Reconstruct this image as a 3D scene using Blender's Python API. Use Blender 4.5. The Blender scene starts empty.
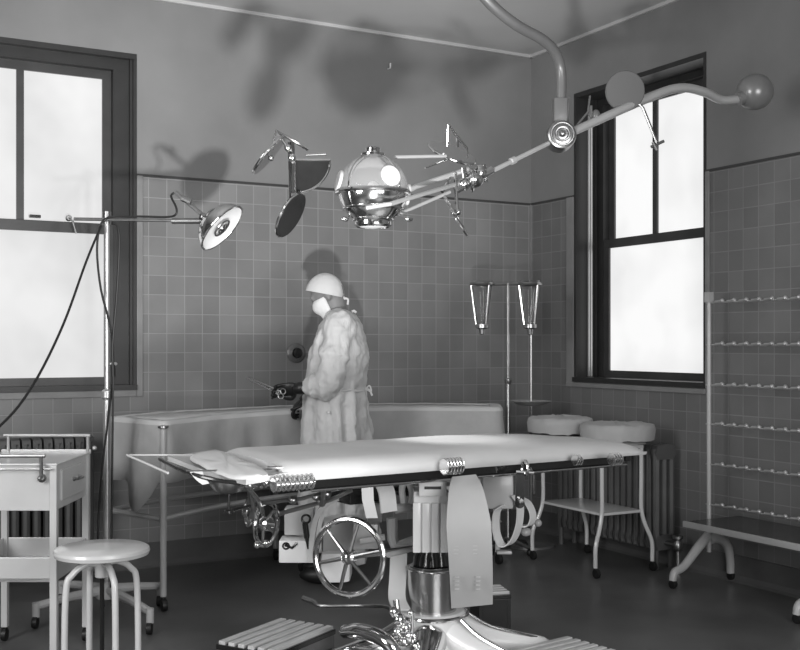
import bpy, bmesh, math, random
from mathutils import Vector, Matrix, noise
random.seed(7)
PI = math.pi
C = bpy.context.scene.collection

# ------------------------------------------------------------------ camera, world, lights
AZ = math.radians(28.8)                       # camera heading, clockwise from the +Y wall direction
FW = Vector((math.sin(AZ), math.cos(AZ), 0)); RT = Vector((math.cos(AZ), -math.sin(AZ), 0)); UP = Vector((0, 0, 1))
CAM = Vector((-4.480, -6.238, 1.3)); FL = 1085.0; HY = 343.0
cd = bpy.data.cameras.new('camera'); co = bpy.data.objects.new('camera', cd); C.objects.link(co)
co.location = CAM; co.rotation_euler = (PI/2, 0, -AZ)
cd.sensor_width = 36; cd.lens = 36*FL/800; cd.shift_y = (HY-325)/800
bpy.context.scene.camera = co
w = bpy.data.worlds.new('world'); bpy.context.scene.world = w; w.use_nodes = True
w.node_tree.nodes['Background'].inputs[0].default_value = (.8, .8, .8, 1)
w.node_tree.nodes['Background'].inputs[1].default_value = .05
vs = bpy.context.scene.view_settings
vs.view_transform = 'Standard'; vs.look = 'None'; vs.exposure = 0; vs.gamma = 1; vs.use_curve_mapping = False

def area(name, loc, target, sx, sy, power, shape='RECTANGLE'):
    l = bpy.data.lights.new(name, 'AREA'); l.shape = shape; l.size = sx
    if shape == 'RECTANGLE': l.size_y = sy
    l.energy = power
    o = bpy.data.objects.new(name, l); C.objects.link(o); o.location = loc
    o.rotation_euler = (Vector(target)-Vector(loc)).to_track_quat('-Z', 'Y').to_euler()
    return o
fl_ = bpy.data.lights.new('photographer_flood', 'SPOT'); fl_.energy = 800; fl_.spot_size = math.radians(55); fl_.spot_blend = 1; fl_.shadow_soft_size = .075
fo_ = bpy.data.objects.new('photographer_flood', fl_); C.objects.link(fo_); fo_.location = (-3.80, -5.05, .62)
fo_.rotation_euler = (Vector((-2.1, 0, 3.45))-fo_.location).to_track_quat('-Z', 'Y').to_euler()
area('window_light_front', (-3.0, -7.25, 1.55), (-2.2, 0, 1.4), 2.2, 1.8, 122)  # added fill from behind the camera; this wall has no window
area('window_light_left', (-6.05, -3.6, 1.9), (0, -3.0, 1.3), 1.2, 1.8, 85)  # added side fill, not coming from any window

# ------------------------------------------------------------------ survey helpers (photo point + distance -> place in the room)
def at(px, py, d):
    return CAM + FW*d + RT*((px-400)/FL*d) - UP*((py-HY)/FL*d)
def onz(px, py, z):
    return at(px, py, (CAM.z-z)*FL/(py-HY))
def dv(a, b, c): return RT*a + FW*b + UP*c
def onback(px, py, y=0.0):
    d = (y-CAM.y)/(FW.y+RT.y*(px-400)/FL); return at(px, py, d)
def onright(px, py, x=0.0):
    d = (x-CAM.x)/(FW.x+RT.x*(px-400)/FL); return at(px, py, d)

# ------------------------------------------------------------------ materials
def mat(name, v, rough=.5, metal=0, var=0.0, scale=8, bump=0, bscale=40, coat=0, emit=0, trans=0, stretch=None, alpha=None):
    m = bpy.data.materials.new(name); m.use_nodes = True; nt = m.node_tree; b = nt.nodes['Principled BSDF']
    b.inputs['Base Color'].default_value = (v, v, v, 1); b.inputs['Roughness'].default_value = rough
    b.inputs['Metallic'].default_value = metal
    if coat: b.inputs['Coat Weight'].default_value = coat; b.inputs['Coat Roughness'].default_value = .12
    if trans: b.inputs['Transmission Weight'].default_value = trans; b.inputs['IOR'].default_value = 1.3
    if emit: b.inputs['Emission Color'].default_value = (1, 1, 1, 1); b.inputs['Emission Strength'].default_value = emit
    if alpha is not None: b.inputs['Alpha'].default_value = alpha
    tc = nt.nodes.new('ShaderNodeTexCoord'); src = tc.outputs['Object']
    if stretch:
        mp = nt.nodes.new('ShaderNodeMapping'); mp.inputs['Scale'].default_value = stretch
        nt.links.new(src, mp.inputs[0]); src = mp.outputs[0]
    if var:
        n = nt.nodes.new('ShaderNodeTexNoise'); n.inputs['Scale'].default_value = scale; n.inputs['Detail'].default_value = 5
        nt.links.new(src, n.inputs['Vector'])
        r = nt.nodes.new('ShaderNodeValToRGB'); a, c = max(0, v*(1-var)), min(1, v*(1+var))
        r.color_ramp.elements[0].position = .3; r.color_ramp.elements[1].position = .7
        r.color_ramp.elements[0].color = (a, a, a, 1); r.color_ramp.elements[1].color = (c, c, c, 1)
        nt.links.new(n.outputs['Fac'], r.inputs[0]); nt.links.new(r.outputs[0], b.inputs['Base Color'])
    if bump:
        n2 = nt.nodes.new('ShaderNodeTexNoise'); n2.inputs['Scale'].default_value = bscale; n2.inputs['Detail'].default_value = 3
        nt.links.new(src, n2.inputs['Vector'])
        bp = nt.nodes.new('ShaderNodeBump'); bp.inputs['Strength'].default_value = bump; bp.inputs['Distance'].default_value = .02
        nt.links.new(n2.outputs['Fac'], bp.inputs['Height']); nt.links.new(bp.outputs[0], b.inputs['Normal'])
    return m

def tile_mat(name, axis, v):
    m = bpy.data.materials.new(name); m.use_nodes = True; nt = m.node_tree; b = nt.nodes['Principled BSDF']
    g = nt.nodes.new('ShaderNodeNewGeometry'); s = nt.nodes.new('ShaderNodeSeparateXYZ'); c = nt.nodes.new('ShaderNodeCombineXYZ')
    nt.links.new(g.outputs['Position'], s.inputs[0])
    ad = nt.nodes.new('ShaderNodeMath'); ad.operation = 'ADD'; ad.inputs[1].default_value = 10.8+.02
    nt.links.new(s.outputs[axis], ad.inputs[0]); nt.links.new(ad.outputs[0], c.inputs[0])
    nt.links.new(s.outputs['Z'], c.inputs[1])
    k = nt.nodes.new('ShaderNodeTexBrick'); k.offset = 0; k.squash = 1
    k.inputs['Scale'].default_value = 1; k.inputs['Brick Width'].default_value = .108; k.inputs['Row Height'].default_value = .113
    k.inputs['Mortar Size'].default_value = .0028; k.inputs['Mortar Smooth'].default_value = .3; k.inputs['Bias'].default_value = 0
    a, d = v*.90, v*1.10
    k.inputs['Color1'].default_value = (a, a, a, 1); k.inputs['Color2'].default_value = (d, d, d, 1)
    mo = v*1.42; k.inputs['Mortar'].default_value = (mo, mo, mo, 1)
    nt.links.new(c.outputs[0], k.inputs['Vector'])
    n = nt.nodes.new('ShaderNodeTexNoise'); n.inputs['Scale'].default_value = 3.0; n.inputs['Detail'].default_value = 5
    nt.links.new(g.outputs['Position'], n.inputs['Vector'])
    r = nt.nodes.new('ShaderNodeValToRGB'); r.color_ramp.elements[0].position = .3; r.color_ramp.elements[1].position = .7
    r.color_ramp.elements[0].color = (.88,)*3+(1,); r.color_ramp.elements[1].color = (1.06,)*3+(1,)
    nt.links.new(n.outputs['Fac'], r.inputs[0])
    mx = nt.nodes.new('ShaderNodeMix'); mx.data_type = 'RGBA'; mx.blend_type = 'MULTIPLY'; mx.inputs['Factor'].default_value = 1
    nt.links.new(k.outputs['Color'], mx.inputs[6]); nt.links.new(r.outputs[0], mx.inputs[7])
    nt.links.new(mx.outputs[2], b.inputs['Base Color'])
    b.inputs['Roughness'].default_value = .34
    b.inputs['Specular IOR Level'].default_value = .45
    bp = nt.nodes.new('ShaderNodeBump'); bp.inputs['Strength'].default_value = .35; bp.inputs['Distance'].default_value = .004; bp.invert = True
    nt.links.new(k.outputs['Fac'], bp.inputs['Height']); nt.links.new(bp.outputs[0], b.inputs['Normal'])
    return m

PLASTER = mat('painted_plaster', .215, .55, var=.13, scale=1.6, bump=.08, bscale=6)
CEIL = mat('ceiling_paint', .50, .7, var=.08, scale=1.2)
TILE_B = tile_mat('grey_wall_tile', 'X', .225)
TILE_R = tile_mat('grey_wall_tile_side', 'Y', .175)  # same tile mixed darker: the right wall's shade goes into the colour
TRIMT = mat('tile_edge_glaze', .24, .35, var=.1)
BASE = mat('cove_base', .10, .4, var=.15, scale=6)
FLOORM = mat('dark_linoleum', .115, .36, var=.30, scale=1.7, bump=.04, bscale=5)
DWOOD = mat('dark_window_paint', .028, .38, var=.15)
SASH = mat('sash_paint', .05, .35, var=.15)
COLM = mat('bright_white_enamel', .80, .3, coat=.2)
PLATEM = mat('grey_white_plate', .40, .4, var=.04)
ENAMEL = mat('white_enamel', .58, .25, coat=.3, var=.04)
ENAMEL2 = mat('grey_white_enamel', .44, .3, coat=.2, var=.06)
CHROME = mat('chrome', .72, .13, 1, var=.05)
STEEL = mat('dull_steel', .36, .3, 1, var=.15, scale=20)
GREYM = mat('grey_metal_paint', .17, .35, .3, var=.1)
BLACK = mat('black_rubber', .012, .45)
BLACKM = mat('black_enamel', .015, .2, coat=.3)
CLOTH = mat('white_cotton_sheet', .42, .9, var=.06, scale=10, bump=.25, bscale=9)
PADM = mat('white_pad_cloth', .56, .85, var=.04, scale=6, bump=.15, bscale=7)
GOWN = mat('surgical_gown_cotton', .58, .9, var=.06, scale=12, bump=.5, bscale=26, stretch=(1, 1, .35))
CAPM = mat('cap_cotton', .60, .9, var=.05, bump=.2)
MASKM = mat('gauze_mask', .72, .95, bump=.2)
SKIN = mat('skin', .20, .55, var=.08)
GLOVE = mat('dark_rubber_glove', .010, .4)
RADM = mat('radiator_paint', .10, .45, .2, var=.15)
RADM2 = mat('dark_radiator_paint', .025, .45, .2, var=.15)
GLASS = mat('clear_glass', .9, .04, trans=1)
DISCM = mat('dark_mirror', .03, .12, .3, var=.25, scale=9)
MIRR = mat('silver_mirror', .62, .12, 1)
REFL = mat('white_lamp_reflector', .85, .4, emit=.12)
LENS = mat('lamp_lens', .55, .3, emit=.10)
GREYD = mat('grey_disc_paint', .10, .5)
WOODSLAT = mat('footstool_slat', .58, .4, var=.2, stretch=(1, 12, 12))
RIBM = mat('satin_nickel', .9, .2, 1)
BALLM = mat('dark_ball_paint', .24, .28, .3, var=.1)
BEAMM = mat('light_grey_metal', .50, .32, .35, var=.08)
RAILM = mat('rod_steel', .52, .3, .6, var=.1)

def pane_mat(name, lo, hi, seed):
    m = bpy.data.materials.new(name); m.use_nodes = True; nt = m.node_tree; b = nt.nodes['Principled BSDF']
    b.inputs['Base Color'].default_value = (.12, .12, .12, 1); b.inputs['Roughness'].default_value = .5
    tc = nt.nodes.new('ShaderNodeTexCoord'); mp = nt.nodes.new('ShaderNodeMapping'); mp.inputs['Location'].default_value = (seed, seed, seed)
    n = nt.nodes.new('ShaderNodeTexNoise'); n.inputs['Scale'].default_value = 1.6; n.inputs['Detail'].default_value = 3
    r = nt.nodes.new('ShaderNodeMapRange'); r.inputs[1].default_value = .35; r.inputs[2].default_value = .65
    r.inputs[3].default_value = lo; r.inputs[4].default_value = hi
    nt.links.new(tc.outputs['Object'], mp.inputs[0]); nt.links.new(mp.outputs[0], n.inputs['Vector'])
    nt.links.new(n.outputs['Fac'], r.inputs[0]); nt.links.new(r.outputs[0], b.inputs['Emission Strength'])
    b.inputs['Emission Color'].default_value = (1, 1, 1, 1)
    return m
PANE_U = pane_mat('frosted_pane_upper', .60, .80, 1.0); PANE_L = pane_mat('frosted_pane_lower', .55, .72, 4.0)
PANE_R = pane_mat('frosted_pane_right', .74, .92, 7.0)

# ------------------------------------------------------------------ mesh builder
def perp(d):
    d = Vector(d).normalized(); a = Vector((0, 0, 1)) if abs(d.z) < .9 else Vector((1, 0, 0))
    u = d.cross(a).normalized(); return u, d.cross(u).normalized()
def catmull(pts, n=6, closed=False):
    P = [Vector(p) for p in pts]; out = []; L = len(P)
    rng = range(L if closed else L-1)
    for i in rng:
        p1, p2 = P[i], P[(i+1) % L]
        p0 = P[i-1] if (i > 0 or closed) else p1*2-p2
        p3 = P[(i+2) % L] if (i+2 < L or closed) else p2*2-p1
        for k in range(n):
            t = k/n
            out.append(.5*((2*p1)+(p2-p0)*t+(2*p0-5*p1+4*p2-p3)*t*t+(3*p1-p0-3*p2+p3)*t**3))
    if not closed: out.append(P[-1])
    return out

class MB:
    def __init__(s): s.bm = bmesh.new()
    def ring_faces(s, rings, closed=True, cap=True, mi=0):
        V = [[s.bm.verts.new(p) for p in r] for r in rings]
        for a, b in zip(V, V[1:]):
            n = len(a)
            for i in range(n if closed else n-1):
                j = (i+1) % n
                try: f = s.bm.faces.new((a[i], a[j], b[j], b[i])); f.material_index = mi
                except ValueError: pass
        if cap and closed:
            for r, rev in ((V[0], True), (V[-1], False)):
                try: f = s.bm.faces.new(list(reversed(r)) if rev else r); f.material_index = mi
                except ValueError: pass
        return s
    def box(s, c, size, R=None, mi=0, bev=0):
        c = Vector(c); h = Vector(size)/2; vs_ = []
        for z in (-1, 1):
            for x, y in ((-1, -1), (1, -1), (1, 1), (-1, 1)):
                p = Vector((x*h.x, y*h.y, z*h.z))
                if R is not None: p = R @ p
                vs_.append(s.bm.verts.new(c+p))
        F = []
        for q in ((3, 2, 1, 0), (4, 5, 6, 7), (0, 1, 5, 4), (1, 2, 6, 5), (2, 3, 7, 6), (3, 0, 4, 7)):
            f = s.bm.faces.new([vs_[i] for i in q]); f.material_index = mi; F.append(f)
        if bev:
            es = list({e for f in F for e in f.edges})
            bmesh.ops.bevel(s.bm, geom=es, offset=bev, segments=2, affect='EDGES', profile=.6)
        return s
    def b6(s, x0, x1, y0, y1, z0, z1, mi=0, bev=0):
        return s.box(((x0+x1)/2, (y0+y1)/2, (z0+z1)/2), (abs(x1-x0), abs(y1-y0), abs(z1-z0)), None, mi, bev)
    def tube(s, pts, r, n=10, smooth=0, closed=False, cap=True):
        P = catmull(pts, smooth, closed) if smooth else [Vector(p) for p in pts]
        L = len(P)
        if callable(r): R = [r(i/(L-1)) for i in range(L)]
        elif isinstance(r, (list, tuple)):
            R = []
            for i in range(L):
                t = i/(L-1)*(len(r)-1); k = min(int(t), len(r)-2); R.append(r[k]+(r[k+1]-r[k])*(t-k))
        else: R = [r]*L
        u = None; rings = []
        for i, p in enumerate(P):
            if closed: d = P[(i+1) % L]-P[i-1]
            else: d = P[min(i+1, L-1)]-P[max(i-1, 0)]
            if d.length < 1e-9: d = Vector((0, 0, 1))
            d.normalize()
            if u is None: u, v = perp(d)
            else:
                u = (u-d*u.dot(d)); u = u.normalized() if u.length > 1e-6 else perp(d)[0]
                v = d.cross(u)
            rings.append([p+u*(R[i]*math.cos(2*PI*k/n))+v*(R[i]*math.sin(2*PI*k/n)) for k in range(n)])
        if closed: rings.append(rings[0])
        return s.ring_faces(rings, cap=cap and not closed)
    def cyl(s, a, b, r, r2=None, n=20):
        return s.tube([a, b], [r, r if r2 is None else r2], n)
    def lathe(s, o, axis, prof, n=28, cap=True):
        o = Vector(o); ax = Vector(axis).normalized(); u, v = perp(ax)
        return s.ring_faces([[o+ax*h+u*(r*math.cos(2*PI*k/n))+v*(r*math.sin(2*PI*k/n)) for k in range(n)] for r, h in prof], cap=cap)
    def ell(s, c, R, M=None, nu=20, nv=12):
        c = Vector(c); rings = []
        for j in range(nv+1):
            th = PI*(j+.02*(1 if j == 0 else (-1 if j == nv else 0)))/nv
            ring = []
            for k in range(nu):
                p = Vector((R[0]*math.sin(th)*math.cos(2*PI*k/nu), R[1]*math.sin(th)*math.sin(2*PI*k/nu), R[2]*math.cos(th)))
                ring.append(c+(M @ p if M is not None else p))
            rings.append(ring)
        return s.ring_faces(rings)
    def torus(s, c, axis, R, r, n=40, m=8, a0=0, a1=2*PI):
        u, v = perp(axis); full = abs(a1-a0-2*PI) < 1e-6
        k = n if full else n+1
        pts = [Vector(c)+u*(R*math.cos(a0+(a1-a0)*i/n))+v*(R*math.sin(a0+(a1-a0)*i/n)) for i in range(k)]
        return s.tube(pts, r, m, closed=full)
    def strip(s, pts, wdir, w_, th, wf=None):
        """flat band swept along pts: width along wdir, thickness th"""
        P = [Vector(p) for p in pts]; L = len(P); W = Vector(wdir).normalized(); rings = []
        for i, p in enumerate(P):
            d = (P[min(i+1, L-1)]-P[max(i-1, 0)]).normalized(); nn = d.cross(W).normalized()
            ww = w_ if wf is None else wf(i/(L-1))
            rings.append([p-W*ww/2-nn*th/2, p+W*ww/2-nn*th/2, p+W*ww/2+nn*th/2, p-W*ww/2+nn*th/2])
        return s.ring_faces(rings)
    def prism(s, poly, a, b):
        """poly: list of Vectors; extruded by vector from offset a to b"""
        return s.ring_faces([[Vector(p)+a for p in poly], [Vector(p)+b for p in poly]])
    def build(s, name, m, parent=None, smooth=True, ang=35):
        bmesh.ops.recalc_face_normals(s.bm, faces=s.bm.faces)
        me = bpy.data.meshes.new(name)
        if parent is not None:
            inv = Matrix.Rotation(-parent_rz(parent), 4, 'Z') @ Matrix.Translation(-parent_loc(parent))
            s.bm.transform(inv)
        s.bm.to_mesh(me); s.bm.free()
        for x in (m if isinstance(m, (list, tuple)) else [m]): me.materials.append(x)
        o = bpy.data.objects.new(name, me); C.objects.link(o)
        if parent is not None: o.parent = parent
        if smooth:
            me.polygons.foreach_set('use_smooth', [True]*len(me.polygons))
            me.set_sharp_from_angle(angle=math.radians(ang))
        return o
def parent_rz(p):
    a = 0
    while p is not None: a += p.rotation_euler.z; p = p.parent
    return a
def parent_loc(p):
    while p.parent is not None: p = p.parent
    return Vector(p.location)

def tag(o, label, cat, group=None, kind=None):
    if label: o['label'] = label
    if cat: o['category'] = cat
    if group: o['group'] = group
    if kind: o['kind'] = kind
    return o
def thing(name, label, cat, loc=(0, 0, 0), rz=0, group=None):
    o = bpy.data.objects.new(name, None); C.objects.link(o); o.location = loc; o.rotation_euler = (0, 0, rz)
    o.empty_display_size = .1
    return tag(o, label, cat, group)
def single(mb, name, m, loc, label, cat, **k):
    """a thing made of one mesh, origin at its base"""
    mb.bm.transform(Matrix.Translation(-Vector(loc)))
    o = mb.build(name, m, None, **k); o.location = loc
    return tag(o, label, cat)
def struct(mb, name, m, parent=None, smooth=False):
    o = mb.build(name, m, parent, smooth)
    if parent is None: o['kind'] = 'structure'
    return o

# ------------------------------------------------------------------ room shell
XL, YF, H, TZ = -6.2, -7.4, 3.32, 2.27
W1 = (-4.05, -2.79, 1.03, 2.97)          # left window opening: x0,x1,z0,z1
W2 = (-1.69, -.49, 1.045, 2.95)          # right window opening: y0,y1,z0,z1
struct(MB().b6(XL-.3, .5, YF-.3, .3, -.1, 0), 'floor', FLOORM)
struct(MB().b6(XL-.3, .5, YF-.3, .3, H, H+.1), 'ceiling', CEIL)
def wall(name, along, a0, a1, hole, t0, t1, tilem):
    m = MB(); A = sorted({a0, a1} | ({hole[0], hole[1]} if hole else set())); Z = sorted({0, H, TZ} | ({hole[2], hole[3]} if hole else set()))
    for i in range(len(A)-1):
        for j in range(len(Z)-1):
            if hole and A[i] >= hole[0]-1e-6 and A[i+1] <= hole[1]+1e-6 and Z[j] >= hole[2]-1e-6 and Z[j+1] <= hole[3]+1e-6: continue
            mi = 1 if Z[j+1] <= TZ+1e-6 else 0
            if along == 'x': m.b6(A[i], A[i+1], t0, t1, Z[j], Z[j+1], mi)
            else: m.b6(t0, t1, A[i], A[i+1], Z[j], Z[j+1], mi)
    return struct(m, name, [PLASTER, tilem])
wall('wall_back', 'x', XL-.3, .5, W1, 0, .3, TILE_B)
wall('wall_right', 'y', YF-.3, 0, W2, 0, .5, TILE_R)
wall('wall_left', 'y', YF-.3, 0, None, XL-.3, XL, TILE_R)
wall('wall_front', 'x', XL-.3, .5, None, YF-.3, YF, TILE_B)
# thin ledge over the tiles, its shadow painted dark, interrupted by the windows
struct(MB().b6(XL, W1[0]-.0, -.008, 0, TZ-.004, TZ+.010).b6(W1[1], 0, -.008, 0, TZ-.004, TZ+.010), 'trim_1', SASH)
struct(MB().b6(-.008, 0, YF, W2[0], TZ-.004, TZ+.010).b6(-.008, 0, W2[1], 0, TZ-.004, TZ+.010), 'trim_2', SASH)
# rounded tile edges beside the windows
struct(MB().b6(W1[1], W1[1]+.035, -.010, .0, W1[2]-.04, TZ, bev=.004).b6(W1[0], W1[1]-.001, -.010, 0, W1[2]-.04, W1[2], bev=.004), 'trim_3', TRIMT)
struct(MB().b6(-.012, 0, W2[1], W2[1]+.075, W2[2]-.03, TZ, bev=.004).b6(-.012, 0, W2[0]-.03, W2[0], W2[2], TZ, bev=.004)
       .b6(-.014, 0, W2[0], W2[1]+.075, W2[2]-.035, W2[2]-.005, bev=.004), 'trim_4', TRIMT)
struct(MB().b6(-.014, -.0, -.014, 0, .14, TZ), 'trim_5', TRIMT)
# coved base
def cove(name, a, b, n):
    a, b, n = Vector(a), Vector(b), Vector(n)
    prof = [(0, 0), (.045, 0), (.03, .012), (.02, .035), (.014, .14), (0, .14)]
    struct(MB().ring_faces([[p+n*x+UP*z for x, z in prof] for p in (a, b)]), name, BASE)
cove('baseboard_back', (XL, 0, 0), (0, 0, 0), (0, -1, 0))
cove('baseboard_right', (0, YF, 0), (0, 0, 0), (-1, 0, 0))
cove('baseboard_left', (XL, YF, 0), (XL, 0, 0), (1, 0, 0))
struct(MB().b6(XL, 0, -.018, 0, H-.02, H).b6(-.018, 0, YF, 0, H-.02, H), 'trim_6', CEIL)

# windows: local axes a (along wall), o (outwards), z
def window(n, P, a0, a1, z0, z1, depth, rail, mull, ww, panes, label_):
    """P(a,o,z) -> world"""
    def bx(m, x0, x1, y0, y1, zz0, zz1):
        if x1-x0 > .3 and zz1-zz0 < .3: y0 -= .0012; y1 += .0012; x0 += .0009; x1 -= .0009
        p, q = P(x0, y0, zz0), P(x1, y1, zz1)
        return m.b6(min(p.x, q.x), max(p.x, q.x), min(p.y, q.y), max(p.y, q.y), zz0, zz1)
    root = bpy.data.objects.new('window_%d' % n, None); C.objects.link(root); root.location = P((a0+a1)/2, 0, z0); root['kind'] = 'structure'
    fr = MB()   # casing in the reveal
    bx(fr, a0, a0+.02, -.004, depth, z0, z1); bx(fr, a1-.02, a1, -.004, depth, z0, z1)
    bx(fr, a0, a1, -.004, depth, z1-.03, z1); bx(fr, a0, a1, -.02, depth, z0, z0+.03)
    bx(fr, a0+.02, a0+.02+ww, depth-.05, depth, z0+.03, z1-.03); bx(fr, a1-.02-ww, a1-.02, depth-.05, depth, z0+.03, z1-.03)
    bx(fr, a0+.02, a1-.02, depth-.05, depth, z1-.03-ww*.6, z1-.03)
    # parting beads
    bx(fr, a0+.02, a0+.035, depth-.075, depth-.055, z0+.03, z1-.03); bx(fr, a1-.035, a1-.02, depth-.075, depth-.055, z0+.03, z1-.03)
    fr.build('window_frame', DWOOD, root, smooth=False)
    g0, g1 = a0+.02+ww, a1-.02-ww; gt = z1-.03-ww*.6; sw = .05
    up = MB(); y0, y1 = depth, depth+.04
    bx(up, g0, g0+sw, y0, y1, rail, gt); bx(up, g1-sw, g1, y0, y1, rail, gt); bx(up, g0, g1, y0, y1, gt-.05, gt); bx(up, g0, g1, y0, y1, rail-.035, rail+.03)
    bx(up, mull-.02, mull+.02, y0, y1, rail, gt); us = up.build('sash', SASH, root, smooth=False)
    for p0, p1 in ((g0+sw, mull-.02), (mull+.02, g1-sw)):
        bx(MB(), p0, p1, y0+.015, y0+.02, rail, gt-.05).build('pane', panes[0], us, smooth=False)
    lo = MB(); y0, y1 = depth-.045, depth-.002
    bx(lo, g0, g0+sw, y0, y1, z0+.03, rail+.02); bx(lo, g1-sw, g1, y0, y1, z0+.03, rail+.02); bx(lo, g0, g1, y0, y1, z0+.03, z0+.075); bx(lo, g0, g1, y0, y1, rail-.035, rail+.022)
    ls = lo.build('sash', SASH, root, smooth=False)
    bx(MB(), g0+sw, g1-sw, y0+.015, y0+.02, z0+.07, rail-.03).build('pane', panes[1], ls, smooth=False)
    return root, ls
w1, l1 = window(1, lambda a, o, z: Vector((a, o, z)), W1[0], W1[1], W1[2], W1[3], .09, 1.96, -3.42, .105, (PANE_U, PANE_L), '')
pl = onback(69, 218, .04); MB().lathe(pl+Vector((0, -.01, 0)), (0, 1, 0), [(.014, 0), (.018, .01), (.018, .02)]).tube([pl, pl+Vector((.01, -.045, -.02)), pl+Vector((.03, -.05, -.09))], .006).build('sash_latch', STEEL, l1)
pl = onback(35, 217, .04); MB().b6(pl.x-.03, pl.x+.03, pl.y-.01, pl.y+.02, pl.z-.004, pl.z+.012).build('sash_lock', BLACKM, l1)
w2, l2 = window(2, lambda a, o, z: Vector((o, a, z)), W2[0], W2[1], W2[2], W2[3], .22, 1.96, -1.02, .07, (PANE_R, PANE_R), '')
for yy in (-.575, -.60):
    MB().b6(.05, .062, yy, yy+.008, 1.08, 2.86).build('sash_cord_guide', RAILM, w2, smooth=False)

# ------------------------------------------------------------------ radiators
def radiator(label, o, dirv, n, sp, z0, z1, th, m):
    root = thing('radiator', label, 'radiator', o)
    d = Vector(dirv); q = Vector((-d.y, d.x, 0)); o = Vector(o)
    for i in range(n):
        c = o+d*(sp*(i+.5)); mb = MB()
        for s in (-1, 0, 1):
            mb.tube([c+q*(s*th*.36)+UP*(z0+.02), c+q*(s*th*.36)+UP*(z1-.03)], sp*.40, 8)
        loop = [c+q*(th*.5*x)+UP*z for x, z in ((-1, z1-.05), (-.85, z1-.01), (0, z1), (.85, z1-.01), (1, z1-.05), (.85, z1-.09), (-.85, z1-.09))]
        mb.ring_faces([[p-d*sp*.40 for p in loop], [p+d*sp*.40 for p in loop]])
        loop = [p-UP*(z1-z0-.10) for p in loop]
        mb.ring_faces([[p-d*sp*.40 for p in loop], [p+d*sp*.40 for p in loop]])
        if i in (0, n-1): mb.cyl(c-q*th*.36, c-q*th*.36+UP*(z0+.05), .016, n=8).cyl(c+q*th*.36, c+q*th*.36+UP*(z0+.05), .016, n=8)
        mb.build('section', m, root)
    return root
radiator('dark grey column radiator under the left window behind the cabinet', (-4.25, -.14, 0), (1, 0, 0), 21, .056, .10, .79, .15, RADM)
rr = radiator('dark column radiator under the right window behind the white trolley', (-.13, -1.51, 0), (0, 1, 0), 17, .056, .10, .72, .15, RADM)
p = Vector((-.13, -1.60, 0))
MB().cyl(p, p+UP*.13, .014).lathe(p+UP*.12, (0, 0, 1), [(.02, 0), (.026, .01), (.026, .045), (.016, .06), (.03, .07), (.03, .085), (.01, .09)]).cyl(p+UP*.15, p+Vector((0, .10, .15)), .014).build('valve', STEEL, rr)

# ------------------------------------------------------------------ wall fittings
q = onback(296, 353)
rt_ = thing('wall_socket', 'round dark socket on the tiled wall beside the surgeon', 'wall socket', q)
MB().lathe(q, (0, -1, 0), [(.062, 0), (.062, .006), (.05, .016), (.034, .02), (.034, .012), (.02, .012)]).build('plate', GREYM, rt_)
MB().lathe(q+Vector((0, -.012, 0)), (0, -1, 0), [(.03, 0), (.03, .022), (.018, .028), (.001, .028)]).build('plug', BLACK, rt_)
q = onback(388, 69)
single(MB().tube([q, q+Vector((0, -.03, 0)), q+Vector((0, -.035, .03))], .006, 8), 'wall_hook', ENAMEL, q, 'small pale hook on the plaster high above the globe lamp', 'hook')

# ------------------------------------------------------------------ kidney shaped instrument table with its sheet
FR = catmull([(-2.95, -1.04, 0), (-2.5, -.74, 0), (-2.0, -.56, 0), (-1.45, -.58, 0), (-.90, -.92, 0)], 8)
BK = catmull([(-3.10, -.63, 0), (-2.65, -.34, 0), (-2.0, -.18, 0), (-1.32, -.20, 0), (-.70, -.60, 0)], 8)
kt = thing('instrument_table', 'long curved white enamel instrument table along the tiled back wall', 'table', (-2.0, -.4, 0))
MB().prism([p+UP*.88 for p in FR]+[p+UP*.88 for p in reversed(BK)], Vector(), UP*.025).build('table_top', ENAMEL, kt, smooth=False)
rl = MB(); rl.tube([p+UP*.44 for p in FR], .014, 8); rl.tube([p+UP*.44 for p in BK], .014, 8)
rl.tube([FR[0]+UP*.44, BK[0]+UP*.44], .014, 8); rl.tube([FR[-1]+UP*.44, BK[-1]+UP*.44], .014, 8); rl.build('lower_rail', ENAMEL2, kt)
for p in (FR[0]+Vector((-.0, -.03, 0)), BK[0], FR[16], BK[16], FR[-1], BK[-1]):
    lg = MB().cyl(p+UP*.07, p+UP*.89, .016, n=12).build('leg', ENAMEL2, kt)
    MB().lathe(p+Vector((.0, -.012, .03)), (1, 0, 0), [(.01, -.014), (.028, -.012), (.03, 0), (.028, .012), (.01, .014)], 14).cyl(p+UP*.03, p+UP*.08, .012).build('caster', BLACK, lg)
pt = FR[0]+Vector((0, -.03, 0)); MB().lathe(pt+UP*.88, UP, [(.012, 0), (.026, .008), (.026, .018), (.008, .022)]).build('post_cap', STEEL, kt)

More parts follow.
